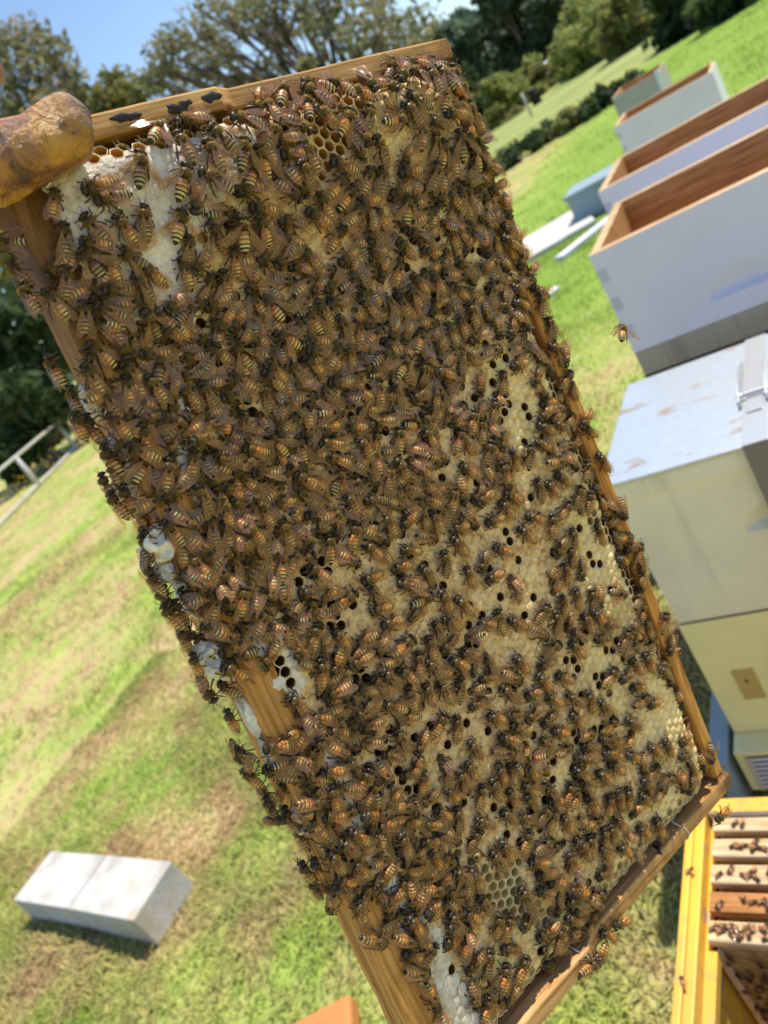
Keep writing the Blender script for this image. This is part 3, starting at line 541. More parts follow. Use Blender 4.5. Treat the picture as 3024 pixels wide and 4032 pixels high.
for _ in range(420):
    s = RS.uniform(-4, 12); p = f0 + fd * s + fn * RS.normal(0.3, 0.45); z = RS.uniform(0.12, 0.4); r_ = RS.uniform(0.02, 0.04)
    for k in range(5):
        a = k * 2 * PI / 5 + RS.rand(); b0 = len(V); c = Vector((p.x, p.y, z)); d = Vector((math.cos(a), math.sin(a), 0.35)); sd = Vector((-math.sin(a), math.cos(a), 0)) * r_ * 0.45
        V += [tuple(c), tuple(c + d * r_ * 0.6 + sd), tuple(c + d * r_ * 1.2), tuple(c + d * r_ * 0.6 - sd)]; F.append((b0, b0 + 1, b0 + 2, b0 + 3))
tag(link('wild_flowers', mesh_np('wild_flowers', V, F, M['flower'], smooth=False)), 'scattered small yellow wild flowers along the fence line', 'flowers', kind='stuff')
for (px, py0, py1, d, nm, lab) in ((2090, 430, 500, 30, 'fence_stake', 'thin wooden stake standing in the pale paddock'), (2225, 110, 270, 44, 'power_pole', 'thin blue grey pole rising in front of the pines')):
    a = Vector(W(px + 25, py1, d)); b2 = Vector(W(px, py0, d)); v, f = tube([(0, 0, 0), (0, 0, max(1.2, b2.z - a.z) + (a.z - gz(a.x, a.y)))], [0.05, 0.045] if 'stake' in nm else [0.12, 0.09], 8)
    o = tag(link(nm, mesh_np(nm, v, f, M['rail'] if 'stake' in nm else M['blue_grey'])), lab, 'post' if 'stake' in nm else 'pole'); o.location = (a.x, a.y, gz(a.x, a.y))
x, y, z = W(2290, 262, 46); sh = empty('shed', 'distant low shed with a pale metal roof by the trees', 'shed', loc=(x, y, gz(x, y))); sh.rotation_euler = (0, 0, 0.5)
box('wall', (-1.2, 1.2, -0.8, 0.8, 0, max(0.6, z - 0.1 - gz(x, y))), M['weather'], sh); o = box('roof', (-1.4, 1.4, -1.0, 1.0, -0.03, 0.03), M['galv'], sh); o.location = (0, 0, max(0.75, z - gz(x, y))); o.rotation_euler = (0.35, 0, 0)
x, y, z = W(2108, 385, 36); o = empty('water_drum', 'dark drum standing on the pale slope below the pines', 'drum', loc=(x, y, gz(x, y)))
v, f = tube([(0, 0, 0), (0, 0, 0.6)], [0.2, 0.2], 18); link('drum_body', mesh_np('drum_body', v, f, M['dark']), o); v, f = tube([(0, 0, 0.601), (0, 0, 0.625)], [0.215, 0.215], 18); link('drum_rim', mesh_np('drum_rim', v, f, M['strap']), o)
# ------------------------------------------------------------------ survey of the comb: bees (0.1 mm, degrees) and open cells (mm) in frame coordinates
BEES = """
66,1847,126,144s 84,1106,-45,123 90,2184,-108,64 96,2000,-127,116 96,1246,141,148s 97,1416,-126,146s 120,793,-96,134 122,1530,-154,127
124,1886,-45,120 134,1374,-151,136 135,1671,3,122 142,643,129,129s 145,1961,-128,116s 153,1146,-179,82 163,1764,54,110 164,2243,159,150s
171,1311,160,120s 172,1608,-133,97 184,991,-119,144s 185,2106,-170,113s 187,2028,-177,108 218,858,-153,144s 223,692,180,124 228,1366,-141,102
238,1227,46,120 242,1723,52,52 243,1089,127,112 248,1903,-127,134s 248,485,152,150s 261,2055,159,114s 263,1460,128,150 270,1591,145,89 275,310,-88,146
275,785,-173,141 280,154,148,76 282,1151,-88,146 289,915,147,139s 294,1836,-151,135 308,1732,84,150s 326,1528,7,126 330,994,179,118s 330,336,-92,148
333,618,143,150s 336,2251,152,142s 342,1151,-98,120 342,-30,-103,115 346,2094,-101,150 358,1046,-2,114 362,1975,-114,112 363,932,144,119s
364,1218,-174,140 367,748,-138,142 378,1486,0,117 400,131,157,117 400,1861,149,101 402,246,-158,130 405,1600,-170,120 412,647,-31,128 421,911,-91,140
422,1165,-165,98 428,422,164,147 431,1377,-122,144 434,342,-164,128 437,2165,-64,111 447,1912,156,98s 450,1126,22,118 452,-51,-147,92 459,1735,-49,80
462,225,-114,114 472,1070,39,119 474,544,143,144s 474,2076,170,145s 479,744,75,87 481,2281,-83,132 484,1955,155,115s 499,932,-110,134 500,1314,116,141
507,185,-164,126s 510,1485,137,122 525,1732,-94,150 530,1560,150,127 530,2332,14,83 537,-62,-163,96 541,787,162,87 541,2011,168,119 542,324,-138,123s
543,2172,176,117s 543,69,155,117 544,678,-163,127 549,235,-176,77 551,1353,123,130 555,1223,-174,124 563,549,156,85 568,779,166,127s 577,1857,140,147
579,877,-177,84 584,1033,-109,145 587,1641,-89,113 592,1447,-90,143 603,1167,-133,128 603,1,-165,129 610,891,172,135s 611,2274,-111,150
625,573,-61,114 626,1725,-28,77 627,223,-106,134 640,1347,111,123 650,725,166,105 650,310,-166,129 651,2138,84,122 653,1870,-28,137 666,1639,159,145s
667,871,-76,114 673,1492,-169,81 676,68,155,138 684,1438,-27,84 687,252,83,105 692,167,-134,120 703,1933,-154,87 703,941,-67,144 708,559,123,150
713,1982,163,135 719,1411,-34,102 722,648,170,79 730,1740,96,150 740,1065,-153,126 742,408,-69,87 753,763,-50,95s 761,223,77,77 769,284,-166,137s
771,1001,-114,105 777,2185,108,90 785,582,-83,133 786,2358,-19,132 788,1250,-74,126 797,905,67,93 805,1668,-118,133 805,2078,6,85 807,-92,180,98
815,1849,-145,71 817,2293,-18,125 819,1410,-86,145 821,143,-6,99 824,57,-153,127 828,360,-129,85 836,1564,-145,133 840,994,108,150 847,744,-160,84
847,2213,-64,107 853,1252,-37,102 858,2012,-137,91 861,1862,-177,125 863,577,-63,145 864,395,32,54 865,1129,-67,131 876,628,-63,123 879,455,26,103
881,796,-160,125s 883,255,-104,125 884,1709,-112,99 892,1407,-47,119s 892,2,-174,132 899,877,-93,86 901,2018,-172,69 905,384,-101,57 909,2341,40,85
918,676,167,58 921,1479,143,147 931,-81,167,63 937,1288,3,98 940,248,150,143s 942,633,-60,58 952,1725,111,85 952,1123,-104,126 955,393,-103,110
964,2119,-174,86 967,1023,-162,132 976,469,133,116 976,691,-66,90 978,298,-42,94 981,96,161,117 982,881,101,82 984,971,-170,110 986,2229,-134,125
1006,1576,-149,113 1008,582,-165,138s 1009,184,-170,134 1010,353,-92,104 1011,2342,142,90 1014,1869,-140,141 1023,-122,171,48 1023,1247,-149,117
1024,799,-138,150s 1031,1676,-162,131 1038,1823,67,136 1045,1192,36,49 1048,1371,-165,128 1050,1992,-85,129 1050,1515,-166,135s 1052,1101,-154,87
1053,-66,-169,136 1065,944,-117,143 1067,2060,143,92s 1076,1441,-170,124 1080,298,-155,86 1082,10,-162,126 1088,467,66,85 1093,125,30,114
1098,378,-172,98 1108,1153,165,105 1114,539,-143,132 1114,1786,-144,115 1115,919,-114,123 1118,700,-154,131 1128,1611,-69,122s 1143,1225,116,123
1147,481,-94,118 1150,664,-151,132 1151,795,-164,108 1154,72,167,103 1155,2184,73,138 1159,884,-150,122 1160,1701,-71,102 1161,999,126,142
1162,1334,-47,106 1168,206,109,125 1182,1975,146,134 1183,357,-93,91 1183,1066,174,88 1184,-60,-146,140 1189,1545,66,117 1198,1394,-52,113
1204,607,174,79 1208,35,-135,145 1211,237,-77,137 1220,785,-95,118 1220,666,178,57 1222,357,-86,77 1229,2152,-122,150 1235,1796,178,120
1239,-81,177,47 1243,1218,103,142s 1248,2033,-35,119 1249,1454,134,113 1254,263,-102,147 1255,1822,-14,106 1259,478,170,81 1263,1722,-179,105
1264,-121,-166,35 1266,1888,-18,117 1266,1105,61,93 1271,970,-109,134 1272,780,78,83 1281,1647,-175,118 1294,552,165,45 1297,2124,-116,150
1299,893,-156,107 1305,1476,147,73 1308,617,-17,86 1311,417,-138,73 1317,89,146,129 1319,190,149,109 1320,1549,-49,105 1326,1310,125,150s
1339,667,112,83 1340,463,-141,86 1342,-77,177,108 1343,-135,-153,104 1352,1927,-18,118 1356,1784,-85,142 1357,988,-132,55 1361,1050,-137,87
1365,335,-116,120 1377,2084,25,107 1378,866,72,127 1379,459,-120,79 1383,1597,92,124 1384,1131,161,112 1385,2008,-48,124 1387,105,-64,111
1390,1401,152,122 1394,728,-30,125 1396,569,-160,130s 1403,238,-5,117 1426,-64,-162,34 1430,827,-99,98 1433,1215,179,89 1438,1039,-106,90s
1446,1839,82,150 1446,1507,-119,144 1455,478,86,128 1456,659,175,105 1462,165,180,134 1476,1325,-88,89 1478,601,-158,71 1479,945,-105,110s
1485,379,-154,75 1487,459,-117,113 1489,301,-135,99 1495,2017,73,109 1500,800,-116,109 1504,-79,157,64 1511,1561,119,94 1514,1085,-104,133
1515,66,24,123 1523,1410,165,82 1524,351,-162,65 1525,7,-164,133s 1532,-95,-162,45 1534,1217,54,101 1538,1482,152,88 1552,224,175,128 1555,290,-152,88
1561,477,105,110 1564,1692,-31,113 1567,1975,-96,150s 1575,791,-130,134 1578,1404,148,78 1580,932,-166,108 1588,623,-144,140 1592,150,164,111
1597,1464,147,68 1602,1836,152,103 1605,-163,-27,80 1609,1318,-179,115 1612,312,-145,62 1618,1136,152,123s 1622,80,27,115 1623,266,-152,66
1631,482,-104,109 1632,387,-172,106 1643,-126,62,92s 1644,594,-152,128 1648,761,134,130s 1655,977,167,132 1657,1482,-61,105 1675,1758,152,59
1676,231,-158,66 1676,-184,-145,63 1677,1279,-169,97 1678,899,23,120 1678,294,-153,103 1694,39,-164,126 1699,1187,-128,60 1706,1720,145,115
1706,509,26,74 1707,826,94,88 1707,1565,143,129 1709,140,108,118 1712,-173,67,75 1712,255,5,51 1718,1223,-168,74 1723,1,-129,112 1730,332,174,117
1743,1084,-167,124 1743,437,-178,128 1749,-111,130,73 1749,7,24,76 1757,993,147,113 1758,1450,132,131 1759,1162,-143,52 1762,377,153,49
1772,771,-165,136 1778,662,75,122 1785,1655,-153,49 1794,1197,-176,91 1798,126,-161,50 1798,266,-134,111 1799,-34,-142,107 1801,502,13,100
1812,889,-111,134s 1817,-152,-156,125 1819,78,163,51 1823,-96,-175,94 1831,221,-139,99 1843,1072,-123,106 1851,2021,-71,110 1860,359,149,133
1866,1169,-136,95 1870,986,38,88 1871,1686,-52,103 1875,88,-36,106 1880,464,87,109 1880,1589,141,137 1889,584,157,124s 1892,135,143,107
1896,716,143,133 1907,1422,-143,107 1912,-94,47,78 1924,1986,-131,144 1927,-139,172,79 1934,901,-173,121 1934,261,-39,111 1943,1150,-127,104
1947,816,42,150 1950,2091,-128,85 1958,2200,106,110 1962,155,-42,109 1964,1002,-69,106 1967,481,-153,112 1973,1718,-172,95 1982,648,33,134
1983,1342,-21,113 1984,300,-19,107 1988,22,37,146 1988,1930,-127,119 1988,1275,152,127 1994,1085,177,86 1996,1818,152,143 2001,1540,1,82
2004,770,-152,134 2005,-57,-137,123s 2007,1629,-177,132 2019,165,116,114 2032,-154,145,57 2041,1135,-168,115 2044,348,101,62 2062,2087,62,77
2067,212,-138,71 2068,1448,-87,131 2069,481,-88,106 2088,1066,56,115 2096,32,-96,125s 2100,950,-120,105 2102,713,-95,95 2108,321,-103,61
2109,1971,68,150 2123,1329,6,128 2123,411,-129,108 2125,558,101,135 2126,1249,-102,125 2127,-22,-144,124 2134,874,-104,118 2140,1617,-134,150
2152,128,-60,127 2154,2063,18,107 2154,-135,29,150 2176,691,-169,98 2178,1549,-155,128 2182,1796,168,130 2190,1455,-101,140 2194,354,143,117
2198,-60,-107,90 2201,1205,-160,120 2204,258,-64,105s 2208,1964,-143,117 2217,1878,-151,115 2220,880,-125,94 2233,980,-164,104 2233,1096,167,141
2233,2150,132,119 2239,859,-130,130 2250,688,-106,124 2265,458,-161,121 2298,1697,-127,146 2312,-106,176,57 2323,905,81,144s 2330,559,-95,117
2331,2028,138,131 2338,708,-107,121 2340,1299,-52,97 2342,308,155,140 2344,1607,-153,138 2346,1429,-131,133 2349,391,-44,130 2354,1906,111,107
2360,1189,176,79 2368,821,-85,76 2371,475,-86,118 2383,1788,155,133 2387,2079,143,117 2389,150,-157,132 2394,1010,-171,150 2402,486,-95,104
2402,620,-59,107 2434,1320,-93,110 2456,-156,-3,54 2462,-122,-111,68 2462,717,96,150 2465,338,-90,134 2471,149,-158,39 2472,1093,-156,145
2491,82,56,34 2494,916,-177,83 2494,635,69,102 2496,-5,-116,145 2503,995,-141,101 2507,1884,164,103 2513,1781,-67,122 2516,212,-120,141
2525,1422,-178,55 2527,338,85,124 2527,463,-133,123 2530,140,-80,62 2542,839,171,111 2545,-134,-48,51 2546,527,-159,118 2546,589,-156,143
2566,1414,167,77 2572,-167,-142,60 2572,743,152,126 2581,1826,164,109 2583,935,-83,105 2585,668,-153,120 2588,45,-142,74 2598,405,-80,114
2602,-38,-117,141s 2610,137,153,92 2612,1672,-23,72 2616,257,-128,136 2620,1181,-120,79 2632,1091,-105,73 2636,804,-161,116 2644,1259,169,138
2646,1752,170,94 2668,-114,-141,101 2669,1656,-41,68 2672,546,-135,136 2678,412,-110,115 2684,1858,-33,113 2685,635,171,125 2688,219,27,114
2691,1027,-125,77 2692,941,-137,132 2702,-40,128,79 2709,1349,-138,118 2722,-126,-173,82 2722,728,-178,107 2736,156,-120,142 2745,1515,114,120
2748,364,-118,124 2757,584,-115,98 2758,1020,-47,79 2766,813,-175,124 2779,1651,163,113 2781,-138,88,57 2786,13,55,128 2791,1101,-166,109
2793,1761,169,100 2798,891,152,130 2815,-76,-171,105 2822,512,-171,123 2825,1571,159,116 2826,1443,34,138 2826,109,170,132 2847,1061,-108,80
2860,1863,156,91 2860,987,-94,42 2863,440,-137,113 2870,271,119,135 2879,720,119,120 2881,1911,-29,103 2882,1647,-46,75 2899,1271,-158,150
2899,591,-60,110 2903,67,-122,126s 2915,370,0,119 2921,948,-105,79 2929,1009,-97,70 2931,1199,36,150 2931,-62,-165,129 2941,279,122,117
2945,1490,92,137 2950,793,155,125 2950,1764,-173,134 2958,1851,-151,133 2973,544,-40,57 2976,1675,-145,95 2980,489,-112,81 2985,2251,-14,68
2991,1415,-101,76 2991,1143,-158,150 3014,212,-117,144 3020,347,-91,111 3033,1630,-158,139 3041,1898,-127,149 3043,136,-152,150 3046,1007,-136,125
3052,70,-150,141 3055,520,152,86 3057,1363,-157,131 3060,669,-171,61 3061,-113,-167,90 3067,-4,-171,135 3069,-73,175,103 3076,1271,-108,101
3084,1819,-116,129 3091,392,51,116 3097,1121,-114,89 3099,839,-167,118 3106,271,-110,122 3106,2156,146,95 3109,651,156,99 3120,1484,-138,120
3148,511,-94,104 3150,-115,175,52 3165,1223,-83,122 3165,3,-138,120 3165,78,-164,107 3171,1372,-144,122 3174,775,-171,84 3177,385,-121,80
3177,1105,-151,115 3179,1973,116,146 3181,1029,-133,133 3182,203,-47,114 3184,705,172,111 3201,630,-151,95 3211,-62,82,96 3218,2159,-173,120
3220,982,53,136 3233,304,178,150 3242,1296,-86,121 3254,1489,-145,145 3254,1990,70,121 3255,550,-147,83 3261,469,-125,89 3280,-86,-61,54
3286,157,-72,116 3288,1093,116,71 3290,1775,107,150 3297,916,-179,108 3314,758,135,90 3315,1583,172,135 3319,435,-125,95 3327,605,160,132
3328,1,172,123 3336,975,171,103 3338,1327,-131,137 3340,855,180,142 3342,1225,-163,102 3345,1969,-159,135 3350,111,-166,84 3351,1448,-162,106
3352,281,-143,114 3359,1878,-93,84 3360,487,174,96 3365,1147,-108,72 3375,352,-176,89 3382,2068,-175,126 3383,544,18,85 3392,150,-102,122
3400,412,-171,98 3404,1068,-160,131 3406,1660,-165,117 3438,1307,78,109 3440,919,-174,110 3443,719,-142,141 3448,1165,11,46 3451,228,-21,105
3456,1927,-116,103 3462,1480,59,101 3470,1032,-150,115 3478,642,116,86 3481,-4,38,150 3512,854,-153,115 3516,1655,92,114 3521,1461,-134,145
3524,354,48,147 3530,1004,-163,88 3534,1392,-113,77 3541,1925,84,141 3548,612,43,67 3556,1407,-130,142 3558,177,-171,105 3558,1139,-155,109
3568,503,-146,150 3570,1598,-128,98 3580,285,-101,122 3583,948,-121,97 3586,189,-167,150 3597,123,38,143 3603,1802,-146,124 3606,1638,-131,143
3607,1998,-106,82 3607,1350,-148,141 3622,327,90,116 3631,561,-172,129 3631,767,-172,137 3639,1046,101,111 3640,702,-171,132 3645,1574,-118,97
3650,1236,131,109 3671,1749,119,64 3671,475,-36,86 3674,891,132,124 3677,1603,-128,133 3678,1244,128,77 3688,1076,128,108 3692,1348,-147,123
3729,375,-172,144 3733,1475,-153,145 3738,189,107,112 3741,1577,-148,132 3758,313,172,120 3761,1709,-136,124 3766,100,43,150 3768,968,83,138
3770,458,-150,148 3773,1152,-174,117 3773,539,-168,150 3790,1340,-163,130 3819,901,-129,144 3827,1010,85,95 3831,1867,-148,121 3843,405,152,58
3847,1759,-29,81 3859,373,129,134 3872,1967,-174,125 3874,1443,156,102 3884,1311,74,120 3890,919,-116,150 3892,1512,172,140 3902,111,-2,127
3912,564,145,107 3914,766,-171,147 3921,1163,-175,110 3928,1803,104,121 3932,1585,159,128 3950,1163,-179,124 3958,605,126,120 3958,1081,173,123
3966,1722,-167,131 3967,370,-84,130 3968,877,-139,150 3972,1231,159,113 3983,951,-131,150 3998,1329,163,122 3998,1078,-167,68 4002,2064,-116,113s
4010,1466,-171,81 4019,1683,-154,126 4022,102,161,67 4023,439,142,127 4023,1393,168,110 4031,722,-81,104 4032,1597,-91,77 4038,1885,70,128
4059,567,-136,132 4062,1800,93,127 4080,1298,-164,113 4087,281,-28,132 4093,906,-39,77 4101,2084,-163,79 4104,1036,-117,136 4115,1493,179,70
4122,1980,-26,150 4128,1049,-123,78 4147,477,140,136 4151,1421,-149,125 4155,807,-89,82 4157,776,-105,125 4158,998,-133,124 4164,1243,-100,101
4164,1592,-151,142 4174,2031,-49,111 4179,363,134,109 4195,316,120,104 4197,581,115,150 4213,830,140,122 4218,957,-141,146 4221,741,23,62
4223,861,-169,92 4225,1708,-178,136 4228,1077,41,127 4231,1151,72,96 4244,1484,-154,52 4244,1109,19,84 4256,468,-77,122 4293,967,52,144
4305,822,-102,52 4311,1069,-137,84 4314,999,-118,92 4329,739,-163,150 4353,934,-157,83 4429,893,73,145 4435,1101,-146,107 4449,1204,-116,126
4478,2155,-91,103 4487,1011,-61,124
"""
HOLES = """
86,179 92,198 99,203 106,219 110,215 112,220 101,218 95,165 94,155 109,160 116,196 114,143 111,134 140,155 146,165 151,186 153,192 133,110 155,160
167,185 172,186 162,165 159,181 135,124 139,186 169,135 173,145 179,155 173,166 179,175 176,181 182,191 179,195 193,181 188,130 192,140 197,145
229,176 232,151 244,151 243,201 248,210 252,197 221,101 240,135 269,197 197,198 217,130 123,54 128,53 143,91 155,110 163,105 184,73 189,83 190,65
203,88 195,54 200,55 195,44 184,46 197,41 149,120 93,119 81,66 84,52 102,49 118,54 60,99 94,89 53,75 53,65 204,50 214,50 219,50 218,45 224,51 220,40
231,39 242,40 245,45 247,50 244,55 228,44 266,46 274,51 277,46 277,66 283,46 282,39 235,106 251,116 257,107 263,106 268,107 297,88 300,74 287,57
249,46 215,60 246,65 255,131 266,152 271,142 297,215 300,220 302,215 305,221 298,176 288,165 318,192 318,182 321,187 329,193 288,121 314,157 323,171
326,177 328,171 338,177 325,156 300,121 309,98 347,156 350,161 327,121 338,141 330,146 345,142 318,98 292,107 318,224 289,203 198,40 209,19 220,19
226,19 232,19 330,70 327,75 347,89 369,99 366,85 374,80 408,109 322,56 357,99 355,131 361,131 385,109 418,114 348,61 295,45 301,45 306,46 311,47
309,50 408,109 417,114 423,72 430,66 253,220 259,220 265,220 282,219 288,219 293,219 297,215 299,219 302,215 243,201 248,209 254,210 252,197 268,197
271,201 161,217 168,220 174,220 178,215 180,220 178,206 12,47 13,57 13,42 12,62 11,94 10,100 15,76
"""
# ------------------------------------------------------------------ the held frame (local axes: x along the bars, y from top bar to bottom bar, z out of the comb)
FR = Matrix(((-0.0308966509, 0.4250272574, 0.9046530978, -0.2316629746), (-0.2349483971, 0.8766370858, -0.4198888788, 0.2191385796), (-0.9715166739, -0.2255199554, 0.0727743228, 1.5298467960), (0, 0, 0, 1)))
frame = empty('hive_frame', 'old wooden hive frame full of comb held on end by a gloved hand', 'frame', mw=FR)
def Q(u, v):
    """nominal rectangle (448 x 232 mm) to the slightly racked real frame"""
    s, t = u / 448.0, v / 232.0
    return ((1 - s) * (1 - t) * 1.9 + s * (1 - t) * 448.7 + (1 - s) * t * -3.7 + s * t * 441.9, (1 - s) * (1 - t) * 1.9 + s * (1 - t) * -5.6 + (1 - s) * t * 231.5 + s * t * 236.6)
def Nn(u, v):
    s = u / 446.0; t = v / 232.0; v0 = 1.9 - 7.5 * s; v1 = 231.5 + 5.1 * s; u0 = 1.9 - 5.6 * t; u1 = 448.7 - 6.8 * t
    return ((u - u0) / (u1 - u0) * 448, (v - v0) / (v1 - v0) * 232)
def bar(name, stations, mat_, along):
    """loft of rectangular sections; station = (pos, a0, a1, w0, w1) in mm"""
    V = []; F = []
    for (p, a0, a1, w0, w1) in stations:
        for a, w in ((a0, w0), (a1, w0), (a1, w1), (a0, w1)):
            u, v = (p, a) if along == 'u' else (a, p); x, y = Q(u, v); V.append((x / 1000, y / 1000, w / 1000))
    n = len(stations)
    for i in range(n - 1):
        for k in range(4):
            k2 = (k + 1) % 4; q = (i * 4 + k, i * 4 + k2, (i + 1) * 4 + k2, (i + 1) * 4 + k); F.append(q if along == 'u' else q[::-1])
    F.append((0, 3, 2, 1) if along == 'u' else (0, 1, 2, 3)); e = (n - 1) * 4; F.append((e, e + 1, e + 2, e + 3) if along == 'u' else (e, e + 3, e + 2, e + 1))
    o = link(name, mesh_np(name, V, F, mat_, smooth=False), frame); bevel(o, 0.0012, 2); return o
def wob(i): return 0.35 * math.sin(i * 1.7) + 0.25 * math.sin(i * 3.1)
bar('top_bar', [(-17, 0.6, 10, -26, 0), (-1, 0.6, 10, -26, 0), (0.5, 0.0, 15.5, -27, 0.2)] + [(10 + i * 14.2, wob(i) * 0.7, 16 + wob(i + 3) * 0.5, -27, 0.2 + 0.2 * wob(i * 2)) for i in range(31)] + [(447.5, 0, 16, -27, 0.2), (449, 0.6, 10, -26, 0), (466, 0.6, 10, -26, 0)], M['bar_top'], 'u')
eb1 = bar('end_bar', [(10.5, 0, 9.2, -31, 4.2), (40, 0.1, 9.2, -31, 4.3), (70, -0.2, 9.3, -31, 4.1), (95, 0.0, 9.2, -31, 4.2), (103, 0, 9.2, -27, -0.4), (140, 0.15, 9.1, -26, -0.7), (180, -0.15, 9.2, -26, -0.5), (215, 0, 9.2, -26, -0.6), (232, 0, 9.2, -26, -0.6)], M['bar_v'], 'v')
eb2 = bar('end_bar', [(10.5, 438.8, 448, -31, 4.2), (50, 438.9, 447.8, -31, 4.2), (95, 438.8, 448, -31, 4.2), (103, 438.8, 448, -27, -0.4), (150, 438.6, 448.1, -26, -0.6), (183, 438.8, 448, -26, -0.4), (188, 438.6, 447.4, -26, -0.5), (226, 438.9, 448, -26, -0.5), (232.5, 439.5, 446.5, -26, -1.2)], M['bar_v'], 'v')
bar('bottom_bar', [(9.4, 222.5, 231, -22, -4)] + [(20 + i * 22.5, 222.5 + wob(i) * 0.4, 231.2 + wob(i + 5) * 0.4, -22, -4 + 0.2 * wob(i)) for i in range(19)] + [(438.6, 222.5, 231, -22, -4)], M['bar_u'], 'u')

# ------------------------------------------------------------------ comb
HONEY = [(14, 40), (15, 54), (19, 63), (12, 98), (26, 104), (42, 82), (58, 64), (75, 50), (85, 40), (71, 16), (56, 12), (31, 12), (12, 14)]
OPEN1 = [(10, 126), (13, 149), (19, 161), (25, 158), (37, 146), (43, 132), (48, 125), (46, 120), (28, 129), (19, 128)]
OPEN2 = [(344, 51), (350, 58), (369, 68), (374, 83), (388, 75), (400, 82), (410, 87), (417, 81), (405, 72), (388, 58), (375, 58), (367, 62), (354, 55), (349, 49)]
OPEN3 = [(422, 182), (427, 195), (436, 208), (436, 118), (424, 122), (421, 137), (422, 154)]
def inside(p, poly):
    x, y = p; c = False; j = len(poly) - 1
    for i in range(len(poly)):
        if (poly[i][1] > y) != (poly[j][1] > y) and x < (poly[j][0] - poly[i][0]) * (y - poly[i][1]) / (poly[j][1] - poly[i][1]) + poly[i][0]: c = not c
        j = i
    return c
def honey_mask(u, v):
    n = mnoise.noise((u * 0.03, v * 0.05, 1.0)); lim = 22 + 16 * n + (10 * max(0, (u - 300) / 140))
    k = max(0.0, min(1.0, (lim - v) / 6 + 0.5))
    if inside((u + 3 * n, v + 4 * n), HONEY): k = 1.0
    return k
def surf(u, v, cell=False):
    """height of the comb face over the reference plane, mm"""
    un, vn = Nn(u, v)
    if vn < 13.0 and not cell: return 0.3
    if vn > 222: return -3.9
    if un < 9.2 or un > 438.8: return 4.2 if vn < 98 else -0.5
    e = max(0, 1 - (un - 9.2) / 14) + max(0, 1 - (438.8 - un) / 12) + max(0, 1 - (222 - vn) / 13)
    h = -2.6 + 2.6 * honey_mask(u, v) + 1.1 * mnoise.noise((u * 0.022, v * 0.022, 4)) + 0.5 * mnoise.noise((u * 0.09, v * 0.09, 2))
    h += 6.4 * math.exp(-(max(0, un - 25) / 45) ** 2) * min(1.0, max(0.45, 0.45 + (vn - 14) / 22))      # fat honey towards the held end
    return h - 6.5 * min(1.2, e) ** 2
PITCH = 5.35; RH = PITCH / math.sqrt(3)
holes = [tuple(map(float, s.split(','))) for s in HOLES.split()]
def lattice():
    out = {}
    for r in range(-2, 48):
        for c in range(-2, 88):
            u = c * PITCH + (PITCH / 2 if r % 2 else 0) + 6.0; v = r * RH * 1.5 + 17.0
            un, vn = Nn(u, v); wig = 2.2 * mnoise.noise((u * 0.07, v * 0.07, 8))
            if un < 12.0 or un > 436.5 + wig or vn < 13.6 + wig or vn > 217.5 + wig: continue
            out[(r, c)] = (u + 0.22 * mnoise.noise((u, v, 1)), v + 0.22 * mnoise.noise((u, v, 2)))
    return out
LAT = lattice(); KIND = {}
for key, (u, v) in LAT.items():
    un, vn = Nn(u, v); rn = mnoise.noise((u * 0.21, v * 0.21, 7.7))
    k = 'tan'
    if honey_mask(u, v) > 0.5: k = 'white'
    elif vn > 172 + 20 * mnoise.noise((u * 0.02, v * 0.02, 3)) or un > 405: k = 'yellow'
    if inside((u, v), OPEN1): k = 'open_amber'
    elif inside((u, v), OPEN2) or inside((u, v), OPEN3): k = 'open_pale'
    elif un < 16.5 and vn > 30: k = 'open_amber'
    elif vn > 211 and (130 < un < 340) and rn > -0.25: k = 'open_dark'
    elif un > 428: k = 'open_pale'
    elif k == 'tan' and RS.rand() < 0.035: k = 'open_dark'
    KIND[key] = k
cu = np.array([LAT[k] for k in LAT]); ck = list(LAT)
for h in holes:
    i = int(np.argmin(((cu - h) ** 2).sum(1)))
    if ((cu[i] - h) ** 2).sum() < 16 and not KIND[ck[i]].startswith('open'): KIND[ck[i]] = 'open_amber' if (cu[i][0] < 60 or cu[i][1] > 205) else 'open_dark'
HEX = []
for k in range(6):
    a = PI / 6 + k * PI / 3; b = a + PI / 6; HEX += [(math.cos(a) * RH, math.sin(a) * RH), (math.cos(b) * PITCH / 2, math.sin(b) * PITCH / 2)]
def open_cell_vf(depth=8.2, rin=2.42):
    V = [(x, y, -0.25) for x, y in HEX]; F = []; mi = []
    rings = [(0.955, 0.02, 0.93), (0.885, 0.05, 0.60), (0.82, -0.35, 0.25), (0.80, -depth * 0.55, 0.1), (0.77, -depth, 0.0)]
    for (sc, z, hexy) in rings:
        for i, (x, y) in enumerate(HEX):
            l = math.hypot(x, y); cr = PITCH / 2 * 1.03; f = (hexy * l + (1 - hexy) * cr) / l * sc; V.append((x * f, y * f, z))
    for r in range(len(rings)):
        for i in range(12):
            j = (i + 1) % 12; F.append((r * 12 + i, r * 12 + j, (r + 1) * 12 + j, (r + 1) * 12 + i)); mi.append(0 if r < 3 else 1)
    F.append(tuple(len(rings) * 12 + i for i in range(12))); mi.append(1)
    return np.array(V), F, mi
